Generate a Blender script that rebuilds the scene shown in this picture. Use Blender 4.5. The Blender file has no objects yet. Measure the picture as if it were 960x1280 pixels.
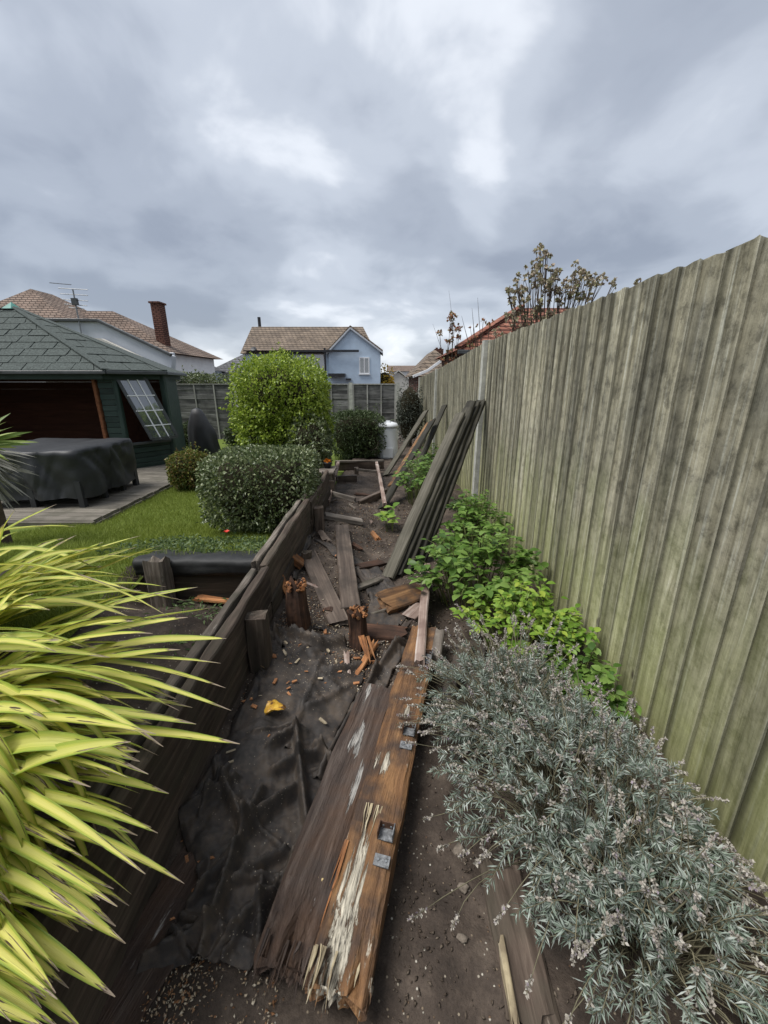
import bpy, math, random
import numpy as np
from mathutils import Vector, Matrix, noise as mnoise
R = math.radians
rnd = random.Random(7)
nr = np.random.default_rng(11)
SC = bpy.context.scene
COL = SC.collection

# ------------------------------------------------------------------ camera, sky, sun, exposure
CAM_H, FPX, PITCH = 1.41, 500.0, R(18.15)
cam = bpy.data.cameras.new('camera')
cam.sensor_fit = 'VERTICAL'; cam.sensor_height = 24.0; cam.lens = 24.0*FPX/1280.0
cam.clip_start = 0.02; cam.clip_end = 2000
camo = bpy.data.objects.new('camera', cam); COL.objects.link(camo)
camo.location = (0, 0, CAM_H); camo.rotation_euler = (R(90)-PITCH, 0, 0)
SC.camera = camo
SC.render.resolution_x = 768; SC.render.resolution_y = 1024

SUN_EL, SUN_AZ = R(62), R(-105)          # azimuth from +Y, clockwise: behind the camera's left shoulder
sun = bpy.data.lights.new('sun', 'SUN'); sun.energy = 1.5; sun.angle = R(32); sun.color = (1, .97, .93)
suno = bpy.data.objects.new('sun', sun); COL.objects.link(suno)
sdir = Vector((math.sin(SUN_AZ)*math.cos(SUN_EL), math.cos(SUN_AZ)*math.cos(SUN_EL), math.sin(SUN_EL)))
suno.rotation_euler = (-sdir).to_track_quat('-Z', 'Y').to_euler()
suno.location = (-6, -4, 12)

def N(nt, typ, props=None, **ins):
    n = nt.nodes.new(typ)
    for k, v in (props or {}).items(): setattr(n, k, v)
    for k, v in ins.items():
        key = int(k[1:]) if k[0] == '_' and k[1:].isdigit() else k.replace('_', ' ')
        s = n.inputs[key]
        if isinstance(v, bpy.types.NodeSocket): nt.links.new(v, s)
        elif isinstance(v, bpy.types.Node): nt.links.new(v.outputs[0], s)
        else: s.default_value = v
    return n
def ramp(nt, fac, stops, interp='LINEAR'):
    n = N(nt, 'ShaderNodeValToRGB', None, Fac=fac)
    cr = n.color_ramp; cr.interpolation = interp
    while len(cr.elements) < len(stops): cr.elements.new(.5)
    for e, (p, c) in zip(cr.elements, stops):
        e.position = p
        e.color = (c, c, c, 1) if isinstance(c, (int, float)) else (*c[:3], 1)
    return n
def math_(nt, op, a, b=0.0, clamp=False):
    n = N(nt, 'ShaderNodeMath', {'operation': op, 'use_clamp': clamp}, _0=a, _1=b); return n

W = bpy.data.worlds.new('World'); SC.world = W; W.use_nodes = True
nt = W.node_tree; nt.nodes.clear()
wo = nt.nodes.new('ShaderNodeOutputWorld')
bg = nt.nodes.new('ShaderNodeBackground'); bg.inputs['Strength'].default_value = 0.1
sky = N(nt, 'ShaderNodeTexSky', {'sky_type': 'NISHITA', 'sun_disc': False})
sky.sun_elevation = SUN_EL; sky.sun_rotation = SUN_AZ
tc = nt.nodes.new('ShaderNodeTexCoord')
sp = N(nt, 'ShaderNodeSeparateXYZ', None, Vector=tc.outputs['Generated'])
zz = math_(nt, 'ADD', math_(nt, 'MAXIMUM', sp.outputs['Z'], 0.0), 0.34)
px_ = math_(nt, 'DIVIDE', sp.outputs['X'], zz); py_ = math_(nt, 'DIVIDE', sp.outputs['Y'], zz)
cv = N(nt, 'ShaderNodeCombineXYZ', None, X=px_, Y=py_, Z=0.0)
cv2 = N(nt, 'ShaderNodeVectorMath', {'operation': 'ADD'}, _0=cv, _1=(41.2, 5.5, 0))
n1 = N(nt, 'ShaderNodeTexNoise', None, Vector=cv2, Scale=0.95, Detail=4.0, Roughness=0.45, Distortion=0.25)
n2 = N(nt, 'ShaderNodeTexNoise', None, Vector=cv2, Scale=2.9, Detail=5.0, Roughness=0.5, Distortion=0.3)
cf = math_(nt, 'ADD', math_(nt, 'MULTIPLY', n1.outputs['Fac'], 0.68), math_(nt, 'MULTIPLY', n2.outputs['Fac'], 0.32))
elv = math_(nt, 'MULTIPLY', math_(nt, 'MAXIMUM', sp.outputs['Z'], 0.0), 0.10)      # an overcast sky brightens to the zenith
cf2 = math_(nt, 'ADD', cf, elv)
SK = 4.4
cr = ramp(nt, cf2, [(.39, (.235, .262, .318)), (.475, (.325, .357, .415)), (.55, (.44, .475, .535)), (.61, (.64, .67, .72)), (.67, (.98, 1.0, 1.0))], 'EASE')
crs = N(nt, 'ShaderNodeVectorMath', {'operation': 'SCALE'}, _0=cr.outputs['Color'], Scale=SK)
mx = N(nt, 'ShaderNodeMixRGB', None, Fac=0.06, Color1=crs.outputs[0], Color2=sky.outputs[0])
nt.links.new(mx.outputs[0], bg.inputs['Color']); nt.links.new(bg.outputs[0], wo.inputs[0])
vs = SC.view_settings
vs.view_transform = 'Standard'; vs.look = 'None'; vs.gamma = 1.0; vs.use_curve_mapping = False; vs.exposure = 1.62

# ------------------------------------------------------------------ places: a spot in the photograph turned into a point of the garden
CP, SP_ = math.cos(PITCH), math.sin(PITCH)
def ray(px, py):
    a = (px-480)/FPX; b = (640-py)/FPX
    return Vector((a, CP + b*SP_, -SP_ + b*CP))
def G(px, py, z=0.0):
    d = ray(px, py); t = (z-CAM_H)/d.z; return Vector((d.x*t, d.y*t, z))
def AY(px, py, Y):
    d = ray(px, py); t = Y/d.y; return Vector((d.x*t, Y, CAM_H+d.z*t))
def AX(px, py, X):
    d = ray(px, py); t = X/d.x; return Vector((X, d.y*t, CAM_H+d.z*t))
def nz(x, y, z=0.0): return mnoise.noise(Vector((x, y, z)))
def lerp(a, b, t): return a + (b-a)*t
def interp(x, pts):
    if x <= pts[0][0]: return pts[0][1]
    for (a, va), (b, vb) in zip(pts, pts[1:]):
        if x <= b: return va + (vb-va)*(x-a)/(b-a)
    return pts[-1][1]
WALL_X = -0.66
def base_z(y): return interp(y, [(4.5, 0), (11, -.30), (14, -.38)])
def lawn_z(x, y): return interp(y, [(2.1, .40), (2.9, .16), (3.9, -.03), (6, -.03), (8, -.2), (12, -.35)])
MOUND = G(500, 838, .06)
def tz(x, y):
    if x < WALL_X:
        if y < 2.1: z = (.18 if x > -3 else lerp(.18, -.03, min(1, (-3-x)))) + .12*max(0, min(1, (-.84-x)*5))*max(0, min(1, (2.0-y)*4))
        else: z = lawn_z(x, y)
        if y < 2.1 and x < -2.1: z = lerp(z, interp(y, [(.2, .12), (2.1, .40)]), min(1, (-2.1-x)*2.5))
        elif 1.45 < y < 2.1 and x < -1.32: z = lerp(z, .40, ((y-1.45)/.65)*min(1, (-1.32-x)*8))
        return z + .012*nz(x*3, y*3)
    if x > 1.25 or y > 12.85: return base_z(y) + .01*nz(x, y)
    z = base_z(y)
    z += .115*max(0, min(1, (-.12-x)/.36))*interp(y, [(.4, .3), (1.3, 1), (3.6, 1), (5, .2)])      # soil banked against the timber wall
    z += .075*math.exp(-((x-MOUND.x)**2/.018+(y-MOUND.y)**2/.05))
    z += .05*math.exp(-((x-.75)**2/.06))*min(1, max(0, y-.2))       # soil banked against the fence
    z += .022*nz(x*4, y*4) + .013*nz(x*11, y*11, 3) + .007*nz(x*27, y*27, 5) + .0035*nz(x*60, y*60, 9)
    return z

# ------------------------------------------------------------------ object helpers
def tag(o, label=None, cat=None, group=None, kind=None):
    if label: o['label'] = label
    if cat: o['category'] = cat
    if group: o['group'] = group
    if kind: o['kind'] = kind
    return o
def link(o, parent=None):
    COL.objects.link(o)
    if parent is not None:
        o.parent = parent
        chain = Matrix.Identity(4); p = parent
        chain = parent['_m'] if False else MW[parent.name]
        o.matrix_parent_inverse = chain.inverted()
    return o
MW = {}
def reg(o, m):
    o.matrix_world = m if False else o.matrix_world
    MW[o.name] = m
def thing(name, label, cat, loc=(0, 0, 0), group=None):
    o = bpy.data.objects.new(name, None); o.empty_display_size = .1
    COL.objects.link(o); o.location = loc
    MW[o.name] = Matrix.Translation(loc)
    return tag(o, label, cat, group)
def obj(name, me, mat, parent=None, m=None):
    o = bpy.data.objects.new(name, me)
    if mat is not None and not me.materials: me.materials.append(mat)
    m = m or Matrix.Identity(4)
    COL.objects.link(o)
    MW[o.name] = m
    o.matrix_basis = m
    if parent is not None:
        o.parent = parent; o.matrix_parent_inverse = MW[parent.name].inverted()
    return o
def npmesh(name, V, F, smooth=False, uv=None):
    V = np.asarray(V, dtype=np.float32); F = np.asarray(F, dtype=np.int32)
    me = bpy.data.meshes.new(name)
    me.vertices.add(len(V)); me.vertices.foreach_set('co', V.ravel())
    k = F.shape[1]
    me.loops.add(F.size); me.loops.foreach_set('vertex_index', F.ravel())
    me.polygons.add(len(F)); me.polygons.foreach_set('loop_start', np.arange(0, F.size, k, dtype=np.int32))
    if smooth: me.polygons.foreach_set('use_smooth', np.ones(len(F), dtype=bool))
    if uv is not None:
        l = me.uv_layers.new(name='UVMap'); l.data.foreach_set('uv', np.asarray(uv, dtype=np.float32)[F.ravel()].ravel())
    me.update(calc_edges=True); me.validate()
    return me
class MB:
    def __init__(s): s.v = []; s.f = []
    def add(s, v, f):
        o = len(s.v); s.v += [tuple(q) for q in v]; s.f += [tuple(i+o for i in q) for q in f]; return s
    def box(s, c, d, rot=None):
        x, y, z = d[0]/2, d[1]/2, d[2]/2
        vv = [Vector(q) for q in ((-x,-y,-z),(x,-y,-z),(x,y,-z),(-x,y,-z),(-x,-y,z),(x,-y,z),(x,y,z),(-x,y,z))]
        if rot is not None: vv = [rot @ q for q in vv]
        return s.add([q+Vector(c) for q in vv], [(0,3,2,1),(4,5,6,7),(0,1,5,4),(1,2,6,5),(2,3,7,6),(3,0,4,7)])
    def span(s, a, b):
        return s.box([(p+q)/2 for p, q in zip(a, b)], [abs(q-p) for p, q in zip(a, b)])
    def prism(s, poly, vec):
        n = len(poly); v = [Vector(p) for p in poly]; w = [p+Vector(vec) for p in v]
        return s.add(v+w, [tuple(range(n))[::-1], tuple(range(n, 2*n))] + [(i, (i+1) % n, n+(i+1) % n, n+i) for i in range(n)])
    def tube(s, pts, r, k=6, cap=True):
        pts = [Vector(p) for p in pts]; n = len(pts); rr = r if isinstance(r, (list, tuple)) else [r]*n
        vs, fs = [], []
        for i, p in enumerate(pts):
            d = (pts[min(i+1, n-1)]-pts[max(i-1, 0)]).normalized()
            a = d.cross(Vector((0, 0, 1)) if abs(d.z) < .9 else Vector((1, 0, 0))).normalized(); b = d.cross(a)
            vs += [p + (a*math.cos(2*math.pi*j/k) + b*math.sin(2*math.pi*j/k))*rr[i] for j in range(k)]
        for i in range(n-1):
            fs += [(i*k+j, i*k+(j+1) % k, (i+1)*k+(j+1) % k, (i+1)*k+j) for j in range(k)]
        if cap: fs += [tuple(range(k))[::-1], tuple(range((n-1)*k, n*k))]
        return s.add(vs, fs)
    def mesh(s, name, smooth=False):
        me = bpy.data.meshes.new(name); me.from_pydata(s.v, [], s.f)
        if smooth:
            for p in me.polygons: p.use_smooth = True
        me.update(); return me
    def build(s, name, mat, parent=None, smooth=False): return obj(name, s.mesh(name, smooth), mat, parent)
def bevel(o, w=.004, seg=1):
    b = o.modifiers.new('bevel', 'BEVEL'); b.width = w; b.segments = seg; b.limit_method = 'ANGLE'; return o

def plank_mesh(L, w, h, seed=0, rag=(0, 0), warp=.003, nper=2, step=.07, erode=0):
    """timber along local +X, centred on Y and Z, edges uneven, ends optionally ragged"""
    r = random.Random(seed)
    ch = min(w, h)*.14
    base = []
    def edge(a, b):
        for i in range(nper): base.append((lerp(a[0], b[0], i/nper), lerp(a[1], b[1], i/nper)))
    hw, hh = w/2, h/2
    c8 = [(-hw+ch,-hh),(hw-ch,-hh),(hw,-hh+ch),(hw,hh-ch),(hw-ch,hh),(-hw+ch,hh),(-hw,hh-ch),(-hw,-hh+ch)]
    for i in range(8):
        a, b = c8[i], c8[(i+1) % 8]
        if math.dist(a, b) > 2.2*ch: edge(a, b)
        else: base.append(a)
    k = len(base); n = max(3, int(L/step)+1)
    o1, o2 = r.random()*100, r.random()*100
    vs = []
    for i in range(n):
        x = L*i/(n-1)
        bow = warp*1.2*math.sin(x*1.3+o1)
        for j, (y, z) in enumerate(base):
            e = warp*nz(x*6+o1, y*25+o2, z*25); e2 = warp*nz(x*6+o2, y*25, z*25+o1)
            xx = x
            if i == 0: xx += rag[0]*(.5-r.random())
            if i == n-1: xx += rag[1]*(.5-r.random())
            if erode and i < 5:
                kz = 1-erode*(1-i/5)**1.3*(.55+.9*abs(nz(y*40+o1, z*9, seed+.3)))
                z = -hh+(z+hh)*kz; xx += erode*.05*nz(y*55+o2, i*.3, 4)*(1-i/5)
            vs.append((xx, y+e+bow, z+e2))
    fs = []
    for i in range(n-1):
        fs += [(i*k+j, (i+1)*k+j, (i+1)*k+(j+1) % k, i*k+(j+1) % k) for j in range(k)]
    vs.append((rag[0]*.35, 0, 0)); vs.append((L-rag[1]*.6, 0, 0))
    fs += [(k*n, j, (j+1) % k) for j in range(k)]
    fs += [(k*n+1, (n-1)*k+(j+1) % k, (n-1)*k+j) for j in range(k)]
    me = bpy.data.meshes.new('plank'); me.from_pydata(vs, [], fs); me.update(); return me
def frame_m(p0, p1, up=(0, 0, 1)):
    x = (Vector(p1)-Vector(p0)).normalized(); y = Vector(up).cross(x).normalized(); z = x.cross(y)
    m = Matrix((x, y, z)).transposed().to_4x4(); m.translation = Vector(p0); return m
PSEED = [100]
def plank(name, p0, p1, w, h, mat, parent=None, up=(0, 0, 1), rag=(0, 0), warp=.003, **k):
    PSEED[0] += 1
    L = (Vector(p1)-Vector(p0)).length
    return obj(name, plank_mesh(L, w, h, PSEED[0], rag, warp, **k), mat, parent, frame_m(p0, p1, up))

# ------------------------------------------------------------------ materials
def newmat(name, rough=.8, spec=.3):
    m = bpy.data.materials.new(name); m.use_nodes = True; nt = m.node_tree
    b = nt.nodes['Principled BSDF']; b.inputs['Roughness'].default_value = rough
    b.inputs['Specular IOR Level'].default_value = spec
    return m, nt, b
def setc(nt, b, c): nt.links.new(c.outputs[0] if isinstance(c, bpy.types.Node) else c, b.inputs['Base Color'])
def bump(nt, b, h, s=.4, d=.01):
    n = N(nt, 'ShaderNodeBump', None, Strength=s, Distance=d, Height=h); nt.links.new(n.outputs[0], b.inputs['Normal'])
def objcoord(nt, scale=(1, 1, 1), rand=True, src='Object'):
    t = nt.nodes.new('ShaderNodeTexCoord'); v = t.outputs[src]
    if rand:
        oi = nt.nodes.new('ShaderNodeObjectInfo')
        s = N(nt, 'ShaderNodeVectorMath', {'operation': 'SCALE'}, _0=(37.0, 53.0, 71.0), Scale=oi.outputs['Random'])
        v = N(nt, 'ShaderNodeVectorMath', {'operation': 'ADD'}, _0=v, _1=s.outputs[0]).outputs[0]
    return N(nt, 'ShaderNodeMapping', None, Vector=v, Scale=scale).outputs[0]
def wood(name, cols, axis=0, along=2.2, across=38, rough=.85, stain=None, stain_amt=.6, stain_scale=5, fleck=None, fleck_at=.66, vary=.35, spec=.25, bs=.5):
    m, nt, b = newmat(name, rough, spec)
    sc = [across]*3; sc[axis] = along
    v = objcoord(nt, sc); iso = objcoord(nt)
    g = N(nt, 'ShaderNodeTexNoise', None, Vector=v, Scale=1.0, Detail=6.0, Roughness=.62, Distortion=.5)
    c = ramp(nt, g.outputs['Fac'], [(.28, cols[0]), (.5, cols[1]), (.72, cols[2])])
    out = c
    if stain:
        s = N(nt, 'ShaderNodeTexNoise', None, Vector=iso, Scale=float(stain_scale), Detail=5.0, Roughness=.6)
        f = ramp(nt, s.outputs['Fac'], [(.44, 0.0), (.62, stain_amt)])
        out = N(nt, 'ShaderNodeMixRGB', None, Fac=f.outputs[0], Color1=out.outputs[0], Color2=(*stain, 1))
    if fleck:
        sc2 = [across*.6]*3; sc2[axis] = along*1.6
        v2 = objcoord(nt, sc2)
        s = N(nt, 'ShaderNodeTexNoise', None, Vector=v2, Scale=.8, Detail=8.0, Roughness=.7)
        f = ramp(nt, s.outputs['Fac'], [(fleck_at, 0.0), (fleck_at+.05, .9)])
        out = N(nt, 'ShaderNodeMixRGB', None, Fac=f.outputs[0], Color1=out.outputs[0], Color2=(*fleck, 1))
    oi = nt.nodes.new('ShaderNodeObjectInfo')
    br = N(nt, 'ShaderNodeMapRange', None, Value=oi.outputs['Random'], To_Min=1-vary, To_Max=1+vary)
    hs = N(nt, 'ShaderNodeHueSaturation', None, Value=br.outputs[0], Color=out.outputs[0])
    setc(nt, b, hs); bump(nt, b, g.outputs['Fac'], bs, .004)
    return m
def plain(name, col, rough=.7, spec=.3, var=.25, scale=8, bs=0.0, metal=0.0):
    m, nt, b = newmat(name, rough, spec); b.inputs['Metallic'].default_value = metal
    v = objcoord(nt)
    g = N(nt, 'ShaderNodeTexNoise', None, Vector=v, Scale=float(scale), Detail=6.0, Roughness=.6)
    c = ramp(nt, g.outputs['Fac'], [(.3, [q*(1-var) for q in col]), (.7, [min(1, q*(1+var)) for q in col])])
    setc(nt, b, c)
    if bs: bump(nt, b, g.outputs['Fac'], bs, .01)
    return m
def leafmat(name, cols, rough=.5, trans=.3, spec=.35, gloss=None):
    """each leaf takes its own tone"""
    m, nt, b = newmat(name, rough, spec)
    gi = nt.nodes.new('ShaderNodeNewGeometry')
    st = [(i/(len(cols)-1), c) for i, c in enumerate(cols)]
    c = ramp(nt, gi.outputs['Random Per Island'], st)
    setc(nt, b, c)
    t = N(nt, 'ShaderNodeBsdfTranslucent', None, Color=c.outputs[0])
    ms = N(nt, 'ShaderNodeMixShader', None, Fac=trans, _1=b.outputs[0], _2=t.outputs[0])
    nt.links.new(ms.outputs[0], nt.nodes['Material Output'].inputs[0])
    return m

M = {}
def mk_fence():
    m, nt, b = newmat('fence_wood', .9, .2)
    v = objcoord(nt, (34, 34, 4.0)); iso = objcoord(nt, (1, 1, 1.8)); v3 = objcoord(nt, (70, 70, 3.0))
    g = N(nt, 'ShaderNodeTexNoise', None, Vector=v, Scale=1.0, Detail=7.0, Roughness=.65, Distortion=.6)
    c = ramp(nt, g.outputs['Fac'], [(.25, (.11, .10, .066)), (.42, (.245, .226, .158)), (.6, (.37, .345, .255)), (.8, (.52, .495, .40))])
    lo = N(nt, 'ShaderNodeTexNoise', None, Vector=iso, Scale=2.6, Detail=5.0, Roughness=.6)
    grey = ramp(nt, lo.outputs['Fac'], [(.44, 0.0), (.68, .6)])
    c2 = N(nt, 'ShaderNodeMixRGB', None, Fac=grey.outputs[0], Color1=c.outputs[0], Color2=(.115, .115, .098, 1))
    # pale run-off streaks
    st = N(nt, 'ShaderNodeTexNoise', None, Vector=v3, Scale=.7, Detail=4.0, Roughness=.6)
    sf = ramp(nt, st.outputs['Fac'], [(.56, 0.0), (.68, .7)])
    c3 = N(nt, 'ShaderNodeMixRGB', None, Fac=sf.outputs[0], Color1=c2.outputs[0], Color2=(.52, .52, .44, 1))
    mo = N(nt, 'ShaderNodeTexNoise', None, Vector=iso, Scale=17.0, Detail=7.0, Roughness=.7)
    mf = ramp(nt, mo.outputs['Fac'], [(.36, .52), (.5, 1.0), (.66, 1.22)])
    c3 = N(nt, 'ShaderNodeMixRGB', {'blend_type': 'MULTIPLY'}, Fac=1.0, Color1=c3.outputs[0], Color2=mf.outputs[0])
    # algae grows up from the damp soil
    tcn = nt.nodes.new('ShaderNodeTexCoord'); sz = N(nt, 'ShaderNodeSeparateXYZ', None, Vector=tcn.outputs['Object'])
    al = N(nt, 'ShaderNodeMapRange', None, Value=sz.outputs['Z'], From_Min=.85, From_Max=.05, To_Min=0.0, To_Max=1.0)
    an = math_(nt, 'ADD', al.outputs[0], math_(nt, 'MULTIPLY', math_(nt, 'SUBTRACT', lo.outputs['Fac'], .5), 1.1))
    af = ramp(nt, an.outputs[0], [(.34, 0.0), (1.05, .68)])
    gm = ramp(nt, g.outputs['Fac'], [(.3, (.20, .215, .07)), (.7, (.45, .465, .20))])
    c4 = N(nt, 'ShaderNodeMixRGB', None, Fac=af.outputs[0], Color1=c3.outputs[0], Color2=gm.outputs[0])
    # knots and dark spots
    vo = N(nt, 'ShaderNodeTexVoronoi', None, Vector=objcoord(nt, (3.0, 5.0, 3.6)), Scale=1.6)
    kf = ramp(nt, vo.outputs['Distance'], [(.035, .85), (.10, 0.0)])
    c5 = N(nt, 'ShaderNodeMixRGB', None, Fac=kf.outputs[0], Color1=c4.outputs[0], Color2=(.06, .05, .035, 1))
    oi = nt.nodes.new('ShaderNodeObjectInfo')
    br = N(nt, 'ShaderNodeMapRange', None, Value=oi.outputs['Random'], To_Min=.70, To_Max=1.2)
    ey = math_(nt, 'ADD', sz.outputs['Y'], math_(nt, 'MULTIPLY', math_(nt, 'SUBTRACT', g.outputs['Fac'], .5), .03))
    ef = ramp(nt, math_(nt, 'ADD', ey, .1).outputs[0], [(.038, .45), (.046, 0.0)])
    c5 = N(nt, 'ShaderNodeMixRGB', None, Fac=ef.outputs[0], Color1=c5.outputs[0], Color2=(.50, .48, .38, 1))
    gf = ramp(nt, math_(nt, 'ADD', ey, .0).outputs[0], [(.022, 0.0), (.040, .72)])  # shadow line beside each board overlap, painted into the wood colour
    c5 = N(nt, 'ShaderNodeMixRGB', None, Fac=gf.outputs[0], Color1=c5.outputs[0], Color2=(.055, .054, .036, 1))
    lr = N(nt, 'ShaderNodeTexNoise', None, Vector=objcoord(nt, (9, 9, 1.2)), Scale=1.0, Detail=4.0, Roughness=.6)
    lf = ramp(nt, lr.outputs['Fac'], [(.36, .55), (.5, .95), (.64, 1.1)])
    c5 = N(nt, 'ShaderNodeMixRGB', {'blend_type': 'MULTIPLY'}, Fac=1.0, Color1=c5.outputs[0], Color2=lf.outputs[0])
    hs = N(nt, 'ShaderNodeHueSaturation', None, Value=br.outputs[0], Color=c5.outputs[0])
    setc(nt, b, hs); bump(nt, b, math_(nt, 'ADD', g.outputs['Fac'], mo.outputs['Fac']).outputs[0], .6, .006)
    return m
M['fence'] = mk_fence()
M['concrete'] = plain('concrete', (.40, .40, .36), .9, .2, .25, 14, .3)
M['backfence'] = wood('weathered_grey_wood', [(.045, .044, .043), (.135, .132, .128), (.26, .255, .245)], 0, 1.4, 26, stain=(.03, .03, .032), stain_scale=2.2, vary=.3)
M['batten'] = wood('batten_wood', [(.16, .155, .14), (.27, .265, .245), (.36, .355, .33)], 2, 1.5, 25)
M['sleeper'] = wood('dark_sleeper', [(.022, .016, .012), (.065, .048, .037), (.14, .108, .085)], 0, 2.6, 40, stain=(.055, .05, .036), stain_scale=7, stain_amt=.5, fleck=(.21, .185, .15), fleck_at=.645, bs=.9)
M['sleepertop'] = wood('worn_sleeper_edge', [(.04, .032, .026), (.115, .095, .078), (.24, .21, .18)], 0, 2.6, 44, stain=(.05, .05, .034), stain_scale=8, fleck=(.28, .255, .22), fleck_at=.62, bs=.9)
M['wetplank'] = wood('wet_brown_plank', [(.03, .022, .017), (.085, .064, .05), (.155, .123, .098)], 0, 1.8, 34, stain=(.03, .024, .019), fleck=(.22, .19, .16), fleck_at=.70, rough=.6)
M['greyplank'] = wood('grey_brown_plank', [(.06, .05, .04), (.15, .13, .11), (.25, .22, .19)], 0, 1.8, 40, stain=(.05, .04, .032))
M['orange'] = wood('fresh_orange_timber', [(.055, .027, .014), (.165, .085, .038), (.28, .155, .07)], 0, 2.5, 36, stain=(.045, .032, .026), stain_amt=.9, stain_scale=6, fleck=(.46, .42, .34), fleck_at=.64, rough=.65, vary=.1)
def add_rot(m, spans, col=(.46, .42, .33), noise_amt=1.0):
    nt = m.node_tree; b = nt.nodes['Principled BSDF']; src = b.inputs['Base Color'].links[0].from_socket
    t = nt.nodes.new('ShaderNodeTexCoord'); sp = N(nt, 'ShaderNodeSeparateXYZ', None, Vector=t.outputs['Object'])
    g = N(nt, 'ShaderNodeTexNoise', None, Vector=N(nt, 'ShaderNodeMapping', None, Vector=t.outputs['Object'], Scale=(3.2, 42, 42)).outputs[0], Scale=1.0, Detail=7.0, Roughness=.68, Distortion=.3)
    fib = N(nt, 'ShaderNodeTexNoise', None, Vector=N(nt, 'ShaderNodeMapping', None, Vector=t.outputs['Object'], Scale=(16, 170, 120)).outputs[0], Scale=1.0, Detail=4.0, Roughness=.6, Distortion=.4)
    tot = None
    for (xa, xb, yc, yw) in spans:
        dx = math_(nt, 'DIVIDE', math_(nt, 'SUBTRACT', sp.outputs['X'], (xa+xb)/2), (xb-xa)/2)
        dy = math_(nt, 'DIVIDE', math_(nt, 'SUBTRACT', sp.outputs['Y'], yc), yw)
        rr_ = math_(nt, 'ADD', math_(nt, 'MULTIPLY', dx, dx), math_(nt, 'MULTIPLY', dy, dy))
        f = math_(nt, 'ADD', math_(nt, 'SUBTRACT', .35, rr_), math_(nt, 'MULTIPLY', math_(nt, 'SUBTRACT', g.outputs['Fac'], .5), 5.5*noise_amt))
        tot = f if tot is None else math_(nt, 'MAXIMUM', tot, f)
    mask = ramp(nt, tot.outputs[0], [(.05, 0.0), (.16, .92)])
    pc = ramp(nt, fib.outputs['Fac'], [(.34, [q*.16 for q in col]), (.47, [q*.7 for q in col]), (.7, [min(1, q*1.3) for q in col])])
    mx = N(nt, 'ShaderNodeMixRGB', None, Fac=mask.outputs[0], Color1=src, Color2=pc.outputs[0])
    nt.links.new(mx.outputs[0], b.inputs['Base Color'])
    hh = math_(nt, 'SUBTRACT', fib.outputs['Fac'], math_(nt, 'MULTIPLY', mask.outputs[0], .5))
    old = b.inputs['Normal'].links[0].from_node
    bn_ = N(nt, 'ShaderNodeBump', None, Strength=.8, Distance=.01, Height=hh, Normal=old.outputs[0])
    nt.links.new(bn_.outputs[0], b.inputs['Normal'])
add_rot(M['orange'], [(-.30, .46, .020, .055), (.44, .66, .03, .04), (.72, .86, -.01, .025)], (.50, .46, .37), .62)
M['orange2'] = wood('torn_orange_wood', [(.05, .026, .014), (.15, .078, .034), (.27, .15, .066)], 0, 2.5, 40, stain=(.04, .03, .024), stain_amt=.85, stain_scale=9, rough=.75, vary=.2)
M['beamdark'] = wood('rotting_beam', [(.018, .013, .011), (.05, .037, .031), (.105, .083, .07)], 0, 2.6, 40, stain=(.085, .045, .025), stain_amt=.55, stain_scale=4, fleck=(.42, .40, .37), fleck_at=.66, rough=.7, vary=.1)
add_rot(M['beamdark'], [(.30, .56, -.055, .02), (.50, .74, .0, .03), (.72, .95, .03, .03)], (.34, .325, .30), .8)
M['rotpale'] = wood('pale_rotten_wood', [(.10, .075, .045), (.36, .30, .19), (.58, .52, .38)], 0, 3, 60, stain=(.09, .065, .045), stain_amt=.6, stain_scale=14, vary=.2)
M['rotorange'] = wood('orange_split_wood', [(.09, .035, .015), (.27, .115, .045), (.45, .24, .11)], 0, 3, 50, stain=(.06, .035, .022), stain_scale=10, vary=.3)
M['rotred'] = wood('red_rotten_wood', [(.03, .016, .010), (.095, .045, .026), (.20, .095, .05)], 2, 3, 50, stain=(.028, .02, .016), stain_scale=12, fleck=(.30, .19, .12), fleck_at=.66, vary=.2)
M['oldpale'] = wood('peeling_pale_timber', [(.10, .065, .05), (.24, .18, .15), (.42, .37, .33)], 0, 2, 40, stain=(.09, .055, .045), fleck=(.6, .58, .54), fleck_at=.64)
M['lean'] = wood('mossy_leaning_board', [(.014, .013, .010), (.038, .035, .026), (.078, .072, .055)], 0, 1.6, 40, stain=(.022, .022, .018), fleck=(.18, .165, .13), fleck_at=.72, vary=.3)
M['leanend'] = wood('pale_leaning_board', [(.04, .036, .028), (.095, .087, .066), (.16, .148, .12)], 0, 1.6, 40, stain=(.06, .056, .042), vary=.2)
M['deck'] = wood('deck_board', [(.07, .062, .05), (.145, .13, .108), (.21, .19, .16)], 0, 1.3, 30, stain=(.07, .066, .05), vary=.22)
M['galv'] = plain('galvanised_steel', (.17, .175, .18), .6, .4, .6, 90, .4, .5)
M['rust'] = plain('rusty_steel', (.10, .055, .035), .75, .3, .5, 60, .3, .3)
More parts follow.
